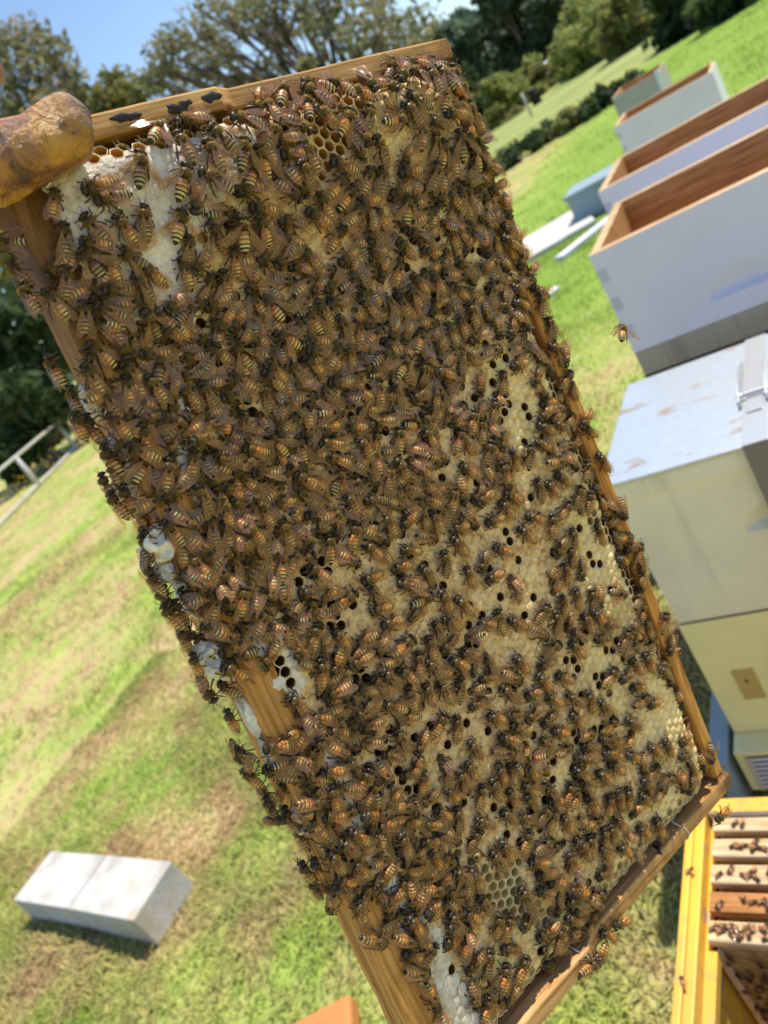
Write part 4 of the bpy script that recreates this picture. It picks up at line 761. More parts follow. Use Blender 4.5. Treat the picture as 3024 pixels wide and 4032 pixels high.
def cap_vf(kind, seed):
    rs = np.random.RandomState(seed); dome = {'tan': 0.52, 'yellow': 0.7, 'white': 0.2}[kind]
    V = [(x * 1.05, y * 1.05, -0.48 if kind != 'white' else -0.2 + rs.randn() * 0.06) for x, y in HEX]; F = []
    for sc, z in ((0.80, 0.45), (0.48, 0.85)):
        for i, (x, y) in enumerate(HEX): V.append((x * sc * (1 + rs.randn() * 0.05), y * sc * (1 + rs.randn() * 0.05), dome * z + rs.randn() * (0.13 if kind != 'white' else 0.10)))
    V.append((rs.randn() * 0.2, rs.randn() * 0.2, dome * (0.75 if kind == 'tan' else 1.0) + rs.randn() * 0.12))
    for r in range(2):
        for i in range(12): j = (i + 1) % 12; F.append((r * 12 + i, r * 12 + j, (r + 1) * 12 + j, (r + 1) * 12 + i))
    for i in range(12): F.append((24 + i, 24 + (i + 1) % 12, 36))
    return np.array(V), F
comb = empty('comb'); comb.parent = frame
# how much each cell can be seen: not under a bee, then nearness to the camera
bees_in = []
for s in BEES.split():
    sp = s.endswith('s'); a = [int(t) for t in s.rstrip('s').split(',')]; bees_in.append((a[0] / 10, a[1] / 10, math.radians(a[2]), a[3] / 10, sp))
bxy = np.array([(b[0], b[1]) for b in bees_in]); bdir = np.array([(math.cos(b[2]), math.sin(b[2])) for b in bees_in])
def covered(u, v):
    d = np.array([u, v]) - bxy; al = (d * bdir).sum(1); ac = np.abs(d[:, 0] * bdir[:, 1] - d[:, 1] * bdir[:, 0]); return bool(((np.abs(al) < 6.2) & (ac < 2.4)).any())
camL = FR.inverted() @ Vector((0, 0, CAM_H)) * 1000
rank = sorted(LAT, key=lambda k: (covered(*LAT[k]), (Vector((*LAT[k], 0)) - camL).length))
single_open = [k for k in rank if KIND[k].startswith('open')][:300]; single_cap = [k for k in rank if not KIND[k].startswith('open')][:300]
OV, OF, OM = open_cell_vf(); oc_me = {}
for kk, im in (('open_dark', 'cell_in'), ('open_amber', 'cell_amber'), ('open_pale', 'cell_pale')): oc_me[kk] = mesh_np('open_cell', OV / 1000, OF, [M['rim'], M[im]], OM)
cap_me = {(kk, s): mesh_np('capped_cell', cap_vf(kk, s)[0] / 1000, cap_vf(kk, s)[1], [M['cap_' + kk]]) for kk in ('tan', 'yellow', 'white') for s in range(6)}
def tilt(u, v):
    gx_ = (surf(u + 1.5, v, True) - surf(u - 1.5, v, True)) / 3; gy_ = (surf(u, v + 1.5, True) - surf(u, v - 1.5, True)) / 3; gx_ = max(-.5, min(.5, gx_)); gy_ = max(-.5, min(.5, gy_))
    return Vector((-gx_, -gy_, 1)).normalized()
for k in single_open + single_cap:
    u, v = LAT[k]; kd = KIND[k]; op = kd.startswith('open')
    o = link('open_cell' if op else 'capped_cell', oc_me[kd] if op else cap_me[(kd, random.randrange(6))], comb)
    o.location = (u / 1000, v / 1000, surf(u, v, True) / 1000 + (0 if op else random.uniform(-.0001, .00015))); o.rotation_euler = tilt(u, v).to_track_quat('Z', 'Y').to_euler() if False else Vector((0, 0, 1)).rotation_difference(tilt(u, v)).to_euler()
VV = []; FF = []; MI = []; slot = {'tan': 0, 'yellow': 1, 'white': 2, 'rim': 3, 'open_dark': 4, 'open_amber': 5, 'open_pale': 6}; done = set(single_open) | set(single_cap); nb_ = 0
for k in LAT:
    if k in done: continue
    u, v = LAT[k]; kd = KIND[k]; op = kd.startswith('open')
    if op: v_, f_, m_ = OV, OF, OM; mm = [slot['rim'] if q == 0 else slot[kd] for q in m_]
    else: v_, f_ = cap_vf(kd, random.randrange(6)); mm = [slot[kd]] * len(f_)
    q = Vector((0, 0, 1)).rotation_difference(tilt(u, v)).to_matrix(); v_ = v_ @ np.array(q).T + [u, v, surf(u, v, True) + random.uniform(-.1, .15)]
    VV.append(v_); FF += [tuple(i + nb_ for i in f) for f in f_]; MI += mm; nb_ += len(v_)
o = link('comb_cells', mesh_np('comb_cells', np.concatenate(VV) / 1000, FF, [M['cap_tan'], M['cap_yellow'], M['cap_white'], M['rim'], M['cell_in'], M['cell_amber'], M['cell_pale']], MI), comb); tag(o, kind='stuff')
# body of the comb behind the cell mouths, and its far face
nu, nv = 90, 44; V = []; F = []
for s_, w0 in ((0, None), (1, -24.0)):
    b0 = len(V)
    for j in range(nv + 1):
        for i in range(nu + 1):
            u, v = Q(9.6 + 428.6 * i / nu, 15.8 + 206.0 * j / nv); w = (min(-8.5, surf(u, v) - 8.9) if s_ == 0 else w0 + mnoise.noise((u * .05, v * .05, 5)))
            V.append((u / 1000, v / 1000, w / 1000))
    for j in range(nv):
        for i in range(nu): a = b0 + j * (nu + 1) + i; q = (a, a + 1, a + nu + 2, a + nu + 1); F.append(q if s_ == 0 else q[::-1])
link('midrib', mesh_np('midrib', V, F, M['cell_amber']), comb)
# wax bridges from the comb edge to the wood, all round
V = []; F = []; parts = []
for k in range(70):
    side = k % 3
    if side == 0: un0, vn0, un1, vn1 = 12.5, RS.uniform(30, 214), 8.8, 0; vn1 = vn0 + RS.uniform(-2, 2)
    elif side == 1: un0, vn0, un1 = 436, RS.uniform(30, 216), 439.4; vn1 = vn0 + RS.uniform(-3, 3)
    else: un0, vn0, vn1 = RS.uniform(20, 430), 217, 223; un1 = un0 + RS.uniform(-3, 3)
    a = Q(un0, vn0); b = Q(un1, vn1); w = surf(*a) - 0.6; parts.append(tube([(a[0], a[1], w), ((a[0] + b[0]) / 2, (a[1] + b[1]) / 2, w - 1.2), (b[0], b[1], w - 1.5)], [0.55, 0.32, 0.6], 6))
v, f = merge(parts); o = link('wax_bridges', mesh_np('wax_bridges', np.array(v) / 1000, f, M['rim']), comb); tag(o, kind='stuff')

# burr comb on the outside of the top bar
def burr(u, v, w, ru, rv, rw, seed, cells=1, flush=False):
    bm = bmesh.new(); bmesh.ops.create_icosphere(bm, subdivisions=4, radius=1.0)
    for x in bm.verts:
        p = x.co; n = mnoise.noise(p * 1.7 + Vector((seed, 0, 0))) * 0.35 + mnoise.noise(p * 4.5 + Vector((0, seed, 0))) * 0.16; d = p * (1 + n)
        q = Vector((d.x * ru, d.y * rv, d.z * rw))
        for c in range(cells):    # cell mouths facing the viewer
            cc = Vector(((c - (cells - 1) / 2) * 5.4, -0.8 + 0.7 * (c % 2), 0)); r_ = math.hypot(q.x - cc.x, q.y - cc.y)
            if r_ < 2.7 and q.z > 0: q.z -= (3.6 if r_ < 2.2 else 3.6 * (2.7 - r_) / 0.5)
        x.co = (q + Vector((u, v, w))) / 1000
    me = bpy.data.meshes.new('burr_comb'); bm.to_mesh(me); bm.free(); me.materials.append(M['wax_white'])
    for p in me.polygons: p.use_smooth = True
    return link('burr_comb', me, frame)
for a in ((118, -2, -7, 9, 5, 6, 1, 1), (131, -5, -10, 6, 4, 5, 2, 0), (155, -4.5, -4, 8, 6.5, 6, 3, 2), (166, -6, -8, 5, 4, 5, 4, 0), (205, -6.5, -5, 7.5, 7, 6, 5, 1), (212, -3, -5, 6, 4, 5, 6, 0), (235, -2.5, -6, 9, 3, 5, 7, 0), (254, -2.2, -6, 10, 2.6, 5, 8, 0), (287, -3.5, -6, 6, 4.5, 5, 9, 1), (180, -3, -9, 9, 3.5, 5, 10, 0), (96, -1.5, -10, 7, 2.6, 5, 11, 0)):
    burr(*a)
# propolis lumps and steel wires
for (u, v, w, r_) in ((4.6, 53, 4.3, 2.6), (4.9, 57.5, 4.3, 2.2), (5.4, 76, 4.3, 2.9), (4.2, 80.5, 4.3, 1.8), (3.9, 92, 4.4, 2.6), (4.2, 216, -0.4, 1.6), (3.6, 206, -0.4, 1.2), (445, 84, 4.3, 2.0), (444, 97, 3.0, 1.4)):
    V = []; F = []; n = 36     # a thin ragged smear pressed on the wood
    for ring, (k, h) in enumerate(((1.0, -0.05), (0.93, 0.16), (0.6, 0.3), (0.25, 0.34))):
        for i in range(n):
            t = 2 * PI * i / n; q = 1 + 0.45 * mnoise.noise((math.cos(t) * 1.1 + u, math.sin(t) * 1.6 + v, 1)) + 0.13 * mnoise.noise((math.cos(t) * 3 + u, math.sin(t) * 3 + v, 2))
            V.append(((u + math.cos(t) * r_ * k * q * 0.72) / 1000, (v + math.sin(t) * r_ * k * q * 1.7) / 1000, (w + h + (0.15 * mnoise.noise((i, ring, u)) if ring else 0)) / 1000))
    for r2 in range(3):
        for i in range(n): j = (i + 1) % n; F.append((r2 * n + i, r2 * n + j, (r2 + 1) * n + j, (r2 + 1) * n + i))
    F.append(tuple(3 * n + i for i in range(n))); me = mesh_np('propolis_lump', V, F, M['propolis'])
    link('propolis_lump', me, frame)
for (vv, uu) in ((184, 0), (92, 0), (40, 0)):
    pts = [Q(433, vv - 3), Q(437, vv - 1.5), Q(441, vv + 1), Q(445.5, vv + 1.5), Q(448.4, vv)]; ws = [-6, -3.5, 0.4, 0.6, -1]
    if vv < 100: ws = [-3, 1, 5, 5.2, 3]
    v, f = tube([(p[0] / 1000, p[1] / 1000, w / 1000) for p, w in zip(pts, ws)], [0.00028] * 5, 6); link('wire', mesh_np('wire', v, f, M['steel']), frame)

# ------------------------------------------------------------------ the gloved hand that holds the lug
def skin(name, joints, edges, material, root=0, levels=3):
    me = bpy.data.meshes.new(name); me.from_pydata([(j[0] / 1000, j[1] / 1000, j[2] / 1000) for j in joints], edges, []); o = bpy.data.objects.new(name, me); COL.objects.link(o)
    o.modifiers.new('skin', 'SKIN'); o.modifiers['skin'].branch_smoothing = 0.6
    for i, sv in enumerate(me.skin_vertices[0].data): r = joints[i][3] / 1000; sv.radius = (r, r * (joints[i][4] if len(joints[i]) > 4 else 1)); sv.use_root = (i == root)
    s = o.modifiers.new('sub', 'SUBSURF'); s.levels = levels; s.render_levels = levels; me.materials.append(material)
    t = bpy.data.textures.new('leather_folds', 'CLOUDS'); t.noise_scale = 0.012; d = o.modifiers.new('folds', 'DISPLACE'); d.texture = t; d.strength = 0.003; d.mid_level = 0.5; d.texture_coords = 'LOCAL'
    t2 = bpy.data.textures.new('leather_creases', 'CLOUDS'); t2.noise_scale = 0.005; t2.noise_type = 'HARD_NOISE'; d2 = o.modifiers.new('creases', 'DISPLACE'); d2.texture = t2; d2.strength = 0.0005; d2.mid_level = 0.5; d2.texture_coords = 'LOCAL'
    o.modifiers['skin'].use_smooth_shade = True
    return o
J = [(-20, -95, -14, 30), (-10, -60, -14, 31),            # 0 wrist, 1 heel of the palm
     (-6, -32, -16, 25),                                  # 2 palm
     (4, -38, 4, 16), (13, -16, 13, 14.5), (15.5, 3, 16, 14.2), (13.5, 17, 15.5, 10.8), (8.6, 28, 16.5, 13.6), (10.5, 35, 16, 11.2),    # 3-8 thumb, laid over the front of the lug
     (-38, -8, -24, 11), (-38, 11, -28, 10), (-36, 22, -26, 9.5), (-33, 29, -22, 8.5),   # 9-12 index finger behind the frame
     (-14, -12, -42, 11), (-13, 6, -46, 10), (-11, 18, -44, 9.5), (-9, 27, -40, 8),         # 13-16 middle finger
     (-1, -16, -43, 10), (0, 3, -47, 9.5), (2, 17, -46, 9), (4, 27, -43, 7.5),    # 17-20 ring finger
     (9, -22, -40, 9), (10, -4, -44, 8.5), (11, 9, -44, 8), (12, 17, -41, 6.5),     # 21-24 little finger
     (-46, -180, -20, 36)]
E_ = [(25, 0), (0, 1), (1, 2), (1, 3), (3, 4), (4, 5), (5, 6), (6, 7), (7, 8), (2, 9), (9, 10), (10, 11), (11, 12), (2, 13), (13, 14), (14, 15), (15, 16), (1, 17), (17, 18), (18, 19), (19, 20), (1, 21), (21, 22), (22, 23), (23, 24)]
hand = empty('person', 'hand in a stained tan leather glove gripping the frame by its corner', 'person', mw=FR)
g = skin('glove', J, E_, M['glove'], root=1, levels=4); g.parent = hand
# ------------------------------------------------------------------ honey bees
def bee_proto(seed, wings, curl=0.0, legset=0, light=False):
    """one worker in mm, head towards +x, feet at z = 0; returns {part: (V, F, rest)}"""
    rs = np.random.RandomState(seed); parts = []
    # body: one lofted surface from tail to face
    prof = [(-6.3, 0.02, 0.02), (-6.2, 0.28, 0.25), (-5.9, 0.62, 0.58), (-5.5, 0.98, 0.92), (-5.0, 1.32, 1.22), (-4.9, 1.42, 1.32), (-4.3, 1.72, 1.58), (-3.75, 1.93, 1.76), (-3.65, 1.99, 1.82), (-3.0, 2.10, 1.92), (-2.5, 2.15, 1.96), (-2.4, 2.18, 1.99), (-1.8, 2.14, 1.96), (-1.25, 2.03, 1.87), (-1.15, 2.03, 1.87), (-0.6, 1.78, 1.65), (-0.1, 1.35, 1.3), (0.15, 0.9, 0.9), (0.32, 0.62, 0.62), (0.5, 0.85, 0.9), (0.75, 1.35, 1.4), (1.1, 1.75, 1.75), (1.6, 1.98, 1.95), (2.1, 2.0, 1.95), (2.6, 1.86, 1.78), (3.0, 1.52, 1.42), (3.25, 1.05, 1.0), (3.42, 0.72, 0.7), (3.55, 0.95, 0.9), (3.75, 1.5, 1.25), (4.1, 1.86, 1.5), (4.5, 1.84, 1.52), (4.85, 1.5, 1.3), (5.1, 0.95, 0.85), (5.22, 0.3, 0.3)]
    prof = [((x * 1.08, ry * 0.87, rz * 0.88) if x < 0.3 else (x, ry * 0.92, rz * 0.95)) for x, ry, rz in prof]
    ns = 10 if light else 14; V = []; F = []
    for x, ry, rz in prof:
        zc = 2.55 + (0.12 if 0.5 < x < 3.3 else 0) - (0.35 if x > 3.45 else 0) - (0.05 * max(0, -x) ** 1.1) - curl * max(0, -x) ** 1.7 * 0.045
        for k in range(ns): t = 2 * PI * k / ns; V.append((x, ry * math.cos(t), zc + rz * math.sin(t)))
    for i in range(len(prof) - 1):
        for k in range(ns): k2 = (k + 1) % ns; F.append((i * ns + k, (i + 1) * ns + k, (i + 1) * ns + k2, i * ns + k2))
    F.append(tuple(range(ns))); F.append(tuple((len(prof) - 1) * ns + k for k in range(ns))[::-1])
    parts.append(('body', np.array(V), F))
    body = np.array(V)
    # compound eyes: dark glossy bulges on the sides of the head
    for s in (-1, 1):
        ev = []; ef = []
        for i in range(6):
            a = -PI / 2 + PI * i / 5
            for k in range(8): t = 2 * PI * k / 8; ev.append((4.2 + 0.55 * math.cos(a) * math.cos(t), s * (1.55 + 0.42 * math.cos(a) * math.sin(t)), 2.45 + 0.95 * math.sin(a)))
        for i in range(5):
            for k in range(8): k2 = (k + 1) % 8; ef.append((i * 8 + k, i * 8 + k2, (i + 1) * 8 + k2, (i + 1) * 8 + k))
        parts.append(('eye', np.array(ev), ef))
    # hair: short spikes on thorax, head and the abdomen's flanks
    hv = []; hf = []
    def spikes(n, xa, xb, ln, up):
        for _ in range(n):
            if light and rs.rand() < 0.5: continue
            x = rs.uniform(xa, xb); i = int(np.argmin([abs(p[0] - x) for p in prof])); x_, ry, rz = prof[i]; t = rs.uniform(-0.35, PI + 0.35) if up else rs.choice([rs.uniform(-0.7, 0.55), PI - rs.uniform(-0.7, 0.55)])
            zc = body[i * ns:(i + 1) * ns, 2].mean(); p = np.array([x, ry * math.cos(t) * 0.97, zc + rz * math.sin(t) * 0.97]); d = np.array([rs.uniform(-0.7, 0.3), math.cos(t) + rs.randn() * 0.3, math.sin(t) + rs.randn() * 0.3]); d /= np.linalg.norm(d)
            s_ = np.cross(d, rs.randn(3)); s_ /= np.linalg.norm(s_); b = len(hv); w = 0.075
            hv.extend([p - s_ * w, p + s_ * w, p + d * ln * rs.uniform(0.6, 1.2)]); hf.append((b, b + 1, b + 2))
    spikes(460, 0.5, 3.2, 0.8, True); spikes(90, 3.7, 4.9, 0.5, True); spikes(110, -5.3, 0.0, 0.45, False); spikes(40, -1.2, 0.1, 0.5, True)
    parts.append(('hair', np.array(hv), hf))
    # wings
    fore = [(0, 0), (1.5, 0.35), (4, 0.62), (6.4, 0.72), (8.2, 0.45), (9.1, -0.25), (9.0, -1.15), (8.0, -1.95), (6.3, -2.35), (4.6, -2.2), (3.0, -1.6), (1.5, -0.8)]
    hind = [(0, 0), (1.5, 0.3), (3.6, 0.35), (5.4, 0.05), (6.2, -0.6), (5.8, -1.35), (4.5, -1.75), (2.8, -1.4), (1.2, -0.7)]
    for s in (-1, 1):
        for nm, prf, dx, dz, da in (('wing', fore, 1.7, 3.95, 0.0), ('wing', hind, 1.0, 3.7, 8.0)):
            ang = rad(wings[0 if s < 0 else 1] + (da if wings[0] > 25 else -da * 0.4)); lift = wings[2]
            wv = []
            for (l, w) in prf:
                lx = -(l * math.cos(ang)) + (w * math.sin(ang)); ly = l * math.sin(ang) + w * math.cos(ang)
                wv.append((dx + lx, s * (0.95 + ly), dz + 0.25 + lift * l * 0.16 - 0.016 * l * l + 0.09 * math.sin(l * 1.1) + (0.10 if s > 0 else 0) + 0.05 * w))
            rest = np.array([(l, w + (5 if nm == 'hind' else 0) + s * 9, 0) for l, w in prf]); c = np.mean(wv, 0); n_ = len(wv)
            V2 = np.array(list(wv) + [c + [0, 0, 0.08]]); F2 = [(i, (i + 1) % n_, n_) for i in range(n_)]
            parts.append(('wing', V2, F2, np.vstack([rest, rest.mean(0)])))
    # legs: coxa, femur, tibia, tarsus
    for s in (-1, 1):
        for li, (x0, reach, sweep) in enumerate(((2.9, 2.2, 1.9), (1.9, 2.6, 0.0 if legset != 1 else 0.8), (1.0, 2.9, -3.4 if legset != 2 else -2.6))):
            j = rs.randn(6) * 0.4; y0 = 1.1
            k1 = (x0 + sweep * 0.3 + j[0], s * (y0 + reach * 0.42 + j[1] * 0.5), 2.9 + j[2] * 0.5); k2 = (x0 + sweep * 0.75 + j[3], s * (y0 + reach * 0.75), 0.9); k3 = (x0 + sweep * 1.15 + j[4], s * (y0 + reach * (0.92 if li < 2 else 0.75)), 0.12)
            thick = 0.36 if li == 2 else 0.25
            v, f = tube([(x0, s * 0.8, 1.2), k1, k2, k3], [0.22, 0.26, thick, 0.10], 5); parts.append(('leg', np.array(v), f))
    for s in (-1, 1):
        a = rs.uniform(-0.3, 0.3); v, f = tube([(4.95, s * 0.4, 2.7), (5.9, s * 0.9, 3.15), (7.3, s * (1.5 + a), 2.7 + a)], [0.11, 0.10, 0.08], 5); parts.append(('antenna', np.array(v), f))
    return parts
FOLD, HALF, OPENW = (9, 11, 0.0), (24, 27, 0.12), (48, 44, 0.25)
PROTO_SPEC = [(1, FOLD, 0, 0), (2, (6, 13, 0.0), 0.25, 1), (3, (14, 10, 0.02), 0, 2), (4, HALF, 0.1, 0), (5, FOLD, 0.4, 1), (6, (30, 18, 0.15), 0, 2), (7, OPENW, 0.1, 0), (8, (60, 38, 0.3), 0.2, 1), (9, (38, 55, 0.12), 0, 2)]
PROTO = [bee_proto(*s) for s in PROTO_SPEC]
PM = {'body': None, 'eye': M['dark'], 'hair': M['hair'], 'wing': M['wing'], 'leg': M['leg'], 'antenna': M['leg']}
M['eye'] = mat('bee_eye', (0.015, 0.01, 0.008), 0.2, 0.6); PM['eye'] = M['eye']
ME = {}
for pi, pr in enumerate(PROTO):
    for ci in range(5):
        lst = []
        for e in pr:
            nm = e[0]
            if nm != 'body' and ci > 0: lst.append(None); continue
            lst.append((nm, mesh_np('bee_' + nm, e[1] / 1000, e[2], [BEE_MATS[ci] if nm == 'body' else PM[nm]], attrs={'bp': e[3] if len(e) > 3 else e[1]})))
        ME[(pi, ci)] = [a if a else b for a, b in zip(lst, ME.get((pi, 0), lst))]

def bee_matrix(u, v, w, ang, up=(0, 0, 1), scale=1.0, pitch=0.0, roll=0.0):
    up = Vector(up).normalized(); f = Vector((math.cos(ang), math.sin(ang), 0)); f = (f - up * f.dot(up)).normalized(); l = up.cross(f)
    m = Matrix(((f.x, l.x, up.x), (f.y, l.y, up.y), (f.z, l.z, up.z))) @ Matrix.Rotation(-pitch, 3, 'Y') @ Matrix.Rotation(roll, 3, 'X')
    return FR @ (Matrix.Translation((u / 1000, v / 1000, w / 1000)) @ m.to_4x4() @ Matrix.Diagonal((scale, scale * 1.0, scale, 1)))
ZONES = {
 'edge': ('honey bee on the outer edge of the top bar', 'bees on the outer edge of the top bar'),
 'bar': ('honey bee on the wooden top bar face', 'bees on the face of the top bar'),
 'honey': ('honey bee on white honey near the thumb', 'bees on the white honey near the thumb'),
 'honey2': ('honey bee on white honey along the bar', 'bees on the white honey strip'),
 'end': ('sunlit bee below the upper end bar', 'sunlit bees below the upper end bar'),
 'endwing': ('sunlit wing-spread bee below the upper end bar', 'sunlit bees with spread wings'),
 'wing': ('wing-spread bee on the tan brood comb', 'bees with spread wings on the brood comb'),
 'brood': ('folded-wing bee on the tan brood comb', 'bees on the brood comb'),
 'bottom': ('honey bee on the wooden bottom bar', 'bees on the bottom bar'),
 'low': ('honey bee near the lower end bar', 'bees near the lower end bar')}
# bees half hidden in the lower layer of the crowd, filling the gaps where the crowd is thick
_rf = np.random.RandomState(21); _pts = bxy.copy(); nfill = 0
for _ in range(9000):
    if nfill >= 380: break
    u, v = _rf.uniform(12, 432), _rf.uniform(-3, 220); un, vn = Nn(u, v); d = np.hypot(_pts[:, 0] - u, _pts[:, 1] - v)
    dens = (np.hypot(bxy[:, 0] - u, bxy[:, 1] - v) < 14).sum()
    thick = u < 205 or vn < 50
    if not thick and _rf.rand() < 0.75: continue
    if d.min() < (3.7 if thick else 4.0) or dens < (4 if thick else 6) or _rf.rand() > ((dens - 1) / 6 if thick else (dens - 5) / 13): continue
    if (un < 62 and vn > 62) or (205 < un < 248 and vn < 26) or (330 < un and vn < 14) or (un < 60 and 18 < vn < 70) or any((h[0] - u) ** 2 + (h[1] - v) ** 2 < 20 for h in holes): continue
    if inside((u, v), OPEN1) or inside((u, v), OPEN2): continue
    _pts = np.vstack([_pts, [u, v]]); bees_in.append((u, v, _rf.uniform(0, 6.28), 11.0, _rf.rand() < 0.12)); nfill += 1
for _ in range(2500):       # stragglers along the bottom bar and the comb edge beside it
    if nfill >= 445: break
    un, vn = _rf.uniform(14, 425), _rf.uniform(203, 231); u, v = Q(un, vn); d = np.hypot(_pts[:, 0] - u, _pts[:, 1] - v)
    if d.min() < 5.5 or _rf.rand() > (0.9 if un < 200 else 0.35): continue
    _pts = np.vstack([_pts, [u, v]]); bees_in.append((u, v, _rf.uniform(0, 6.28), 11.3, _rf.rand() < 0.2)); nfill += 1
NREAL = len(bxy)
items = []; placed = np.zeros((0, 3))
order = list(range(NREAL)); random.shuffle(order); order = list(range(NREAL, len(bees_in))) + order
for i in order:
    u, v, a, ln, sp = bees_in[i]; un, vn = Nn(u, v); sc = max(1.02, min(1.28, 1.15 + (ln - 11.3) * 0.03)) * random.uniform(0.97, 1.05); up = (0, 0, 1); w = surf(u, v) - 0.2; pitch = random.uniform(-0.08, 0.08); roll = random.uniform(-0.15, 0.15)
    if vn < -1.0:        # on the outside of the top bar: up is away from the bar
        up = (0, -1, 0.45 + random.uniform(-.25, .35)); w = -5 + random.uniform(-3, 3); 
        dv = min(0.0, max(-9.0, vn + 2.5)); v = Q(un, dv)[1]
    elif vn > 230.5: up = (0, 1, 0.3); w = -9; v = Q(un, 231.3)[1]
    elif un < 0: up = (-1, 0, 0.3); w = -8; u = Q(0, vn)[0]
    else:
        d = placed[:, :2] - [u, v] if len(placed) else np.zeros((0, 2)); near = placed[(np.hypot(d[:, 0], d[:, 1]) < 5.2)] if len(placed) else placed
        if i >= NREAL: w -= 0.9; near = near[:0]
        if len(near): w = max(w, min(surf(u, v) + 4.2, near[:, 2].max() + (1.9 if np.hypot(*(near[:, :2] - [u, v]).T).min() < 4 else 0.9))); roll += random.uniform(-0.25, 0.25); pitch += random.uniform(-0.15, 0.15)
        if un < 75 and vn > 60: w += 5.5 * (1 - un / 75) * random.uniform(0.5, 1.0); sc *= 1.06        # bees heaped below the end bar
        if ln < 7.5: pitch = -random.uniform(0.5, 0.9); w -= 0.6      # head down in a cell, seen from behind
        else: up = tilt(u, v) if 16 < vn < 222 else up
    placed = np.vstack([placed, [u, v, w]])
    z = 'brood'
    if vn < -1: z = 'edge'
    elif vn < 15: z = 'bar'
    elif un < 75 and vn < 70: z = 'honey'
    elif un < 60: z = 'endwing' if sp else 'end'
    elif vn > 219: z = 'bottom'
    elif honey_mask(u, v) > 0.5: z = 'honey2'
    elif un > 395: z = 'low'
    elif sp: z = 'wing'
    pi = random.choice([6, 7, 8, 5]) if sp else random.choice([0, 1, 2, 0, 1, 2, 4, 3]); ci = random.choice([0, 0, 1, 1, 2, 3, 3, 4])
    ad = (math.degrees(a) + 360) % 360; fc = 'towards the far end' if ad < 45 or ad > 315 else 'towards the bottom bar' if ad < 135 else 'towards the hand' if ad < 225 else 'towards the top bar'
    lab = ('amber ', 'brown ', 'orange ', 'dark ', 'pale ')[ci] + ZONES[z][0] + ', heading ' + fc
    mw = bee_matrix(u, v, w, a, up, sc, pitch, roll); items.append([(mw.translation - Vector((0, 0, CAM_H))).length, mw, pi, ci, lab, ZONES[z][1], z in ('end', 'endwing')])
# bees the annotated survey treats one by one
uniq = []
flyp = Vector(W(2440, 1322, 1.0)) - Vector((0, 0, CAM_H)); flyp = flyp.normalized() * 0.47 + Vector((0, 0, CAM_H))
cx_ = Vector((CR[0][0], CR[1][0], CR[2][0])); cy_ = -Vector((CR[0][1], CR[1][1], CR[2][1])); cz_ = -Vector((CR[0][2], CR[1][2], CR[2][2]))
f_ = (cx_ * 0.18 + cy_ * 0.75 - cz_ * 0.55).normalized(); u_ = (cz_ + cx_ * 0.1); u_ = (u_ - f_ * u_.dot(f_)).normalized(); l_ = u_.cross(f_)
uniq.append((Matrix(((f_.x, l_.x, u_.x, flyp.x), (f_.y, l_.y, u_.y, flyp.y), (f_.z, l_.z, u_.z, flyp.z), (0, 0, 0, 1))) @ Matrix.Scale(1.2, 4), 7, 2, 'honey bee hovering in flight between the frame and the white hives'))
q0 = Q(-0.6, 121); uniq.append((bee_matrix(q0[0], q0[1], -16, rad(100), (-1, 0, 0), 1.0), 0, 0, 'honey bee walking on top of the upper end bar against the sky'))
q0 = Q(448.8, 214); uniq.append((bee_matrix(q0[0], q0[1], -8, rad(-110), (1, 0, 0.25), 1.0), 4, 1, 'honey bee hanging under the lower end bar over the yellow hive'))
def spawn(mw, pi, ci, label, group):
    r = empty('honey_bee', label, 'bee', group, mw=mw)
    bobj = None
    for nm, me in ME[(pi, ci)]:
        o = bpy.data.objects.new(nm, me); COL.objects.link(o)
        if nm in ('hair', 'eye') and bobj is not None: o.parent = bobj
        else: o.parent = r
        if nm == 'body': bobj = o
    return r
for mw, pi, ci, lab in uniq: spawn(mw, pi, ci, lab, None)
items.sort(key=lambda t: t[0] - (0.06 if t[6] else 0)); NIND = 297
for it in items[:NIND]: spawn(it[1], it[2], it[3], it[4], it[5])
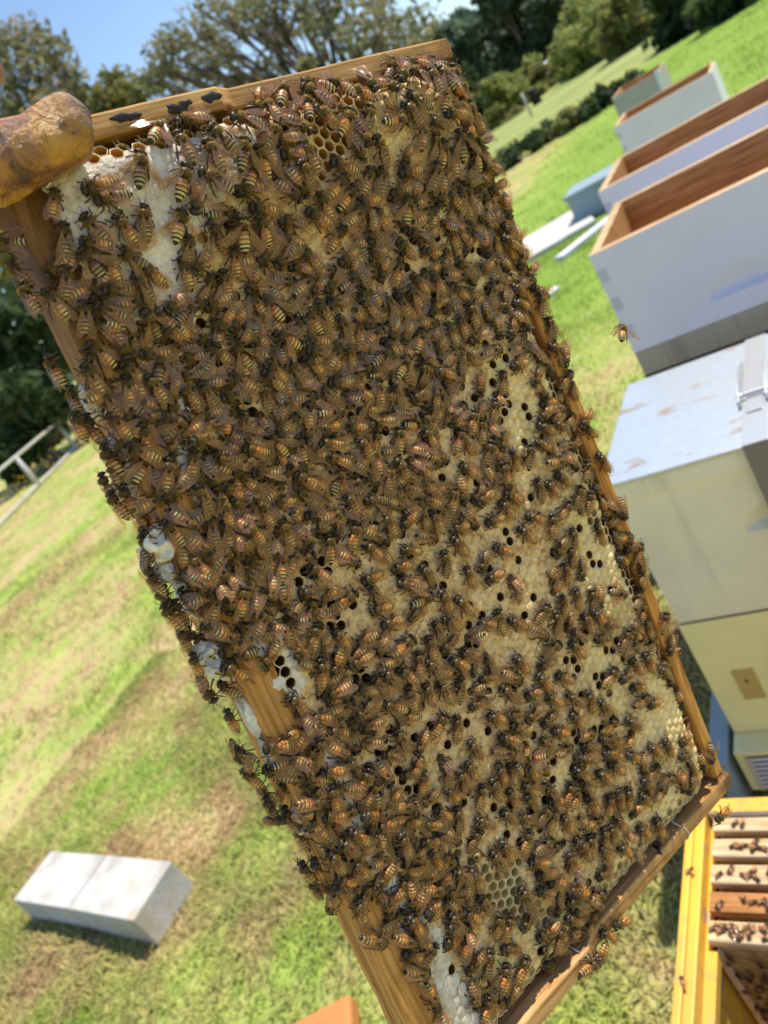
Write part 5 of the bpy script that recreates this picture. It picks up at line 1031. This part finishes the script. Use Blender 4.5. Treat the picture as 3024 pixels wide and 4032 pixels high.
# bees in the open yellow hive
extra = []
for k in range(105):
    fk = random.choice([0, 1, 2, 3, 4, 4, 4]); y = FY + 0.325 - fk * 0.0355 + random.uniform(-.008, .008); x = FX + 0.03 + abs(random.gauss(0, 0.07)) + (random.uniform(0, 0.2) if random.random() < .4 else 0)
    a = random.uniform(0, 2 * PI); extra.append((Matrix.Translation((x, y, FZ - 0.0078)) @ Matrix.Rotation(a, 4, 'Z'), random.choice([0, 1, 2, 3, 5]), random.randrange(5)))
yf = FY + 0.325 - 4 * 0.0355 - 0.0118
for k in range(170):
    x = FX + 0.035 + random.uniform(0, 0.24); z = FZ - 0.035 - random.uniform(0, 0.15); a = random.uniform(0, 2 * PI)
    m3 = Matrix(((1, 0, 0), (0, 0, -1), (0, 1, 0))) @ Matrix.Rotation(a, 3, 'Z'); extra.append((Matrix.Translation((x, yf - random.uniform(0, .002), z)) @ m3.to_4x4(), random.choice([0, 1, 2, 4]), random.randrange(5)))
for k in range(2): extra.append((Matrix.Translation((FX + 0.011, FY + 0.06 + random.uniform(0, .28), FZ + 0.006)) @ Matrix.Rotation(random.uniform(0, 6.28), 4, 'Z'), 0, random.randrange(5)))
# every other bee: one object
order_m = ['body0', 'body1', 'body2', 'body3', 'body4', 'eye', 'hair', 'wing', 'leg', 'antenna']; mats_all = BEE_MATS + [M['eye'], M['hair'], M['wing'], M['leg'], M['leg']]
flat = []
for pi, pr in enumerate([bee_proto(*s, light=True) for s in PROTO_SPEC]):
    vs_, rest_, tri, mi_, b = [], [], [], [], 0
    for e in pr:
        vs_.append(e[1]); rest_.append(e[3] if len(e) > 3 else e[1]); k = 0 if e[0] == 'body' else order_m.index(e[0])
        for f in e[2]:
            for t in range(1, len(f) - 1): tri.append((f[0] + b, f[t] + b, f[t + 1] + b)); mi_.append(k)
        b += len(e[1])
    flat.append((np.concatenate(vs_) / 1000, np.concatenate(rest_), np.array(tri), np.array(mi_)))
rest = [(it[1], it[2], it[3]) for it in items[NIND:]] + extra
VV, RR, TT, MM, b = [], [], [], [], 0
for mw, pi, ci in rest:
    v, r_, t, mi_ = flat[pi]; A = np.array(mw); VV.append(v @ A[:3, :3].T + A[:3, 3]); RR.append(r_); TT.append(t + b); m2 = mi_.copy(); m2[mi_ == 0] = ci; MM.append(m2); b += len(v)
tag(link('bee_crowd', mesh_np('bee_crowd', np.concatenate(VV), np.concatenate(TT), mats_all, np.concatenate(MM), attrs={'bp': np.concatenate(RR)})), 'dense crowd of small honey bees farther down the comb and in the yellow hive', 'bees', kind='stuff')
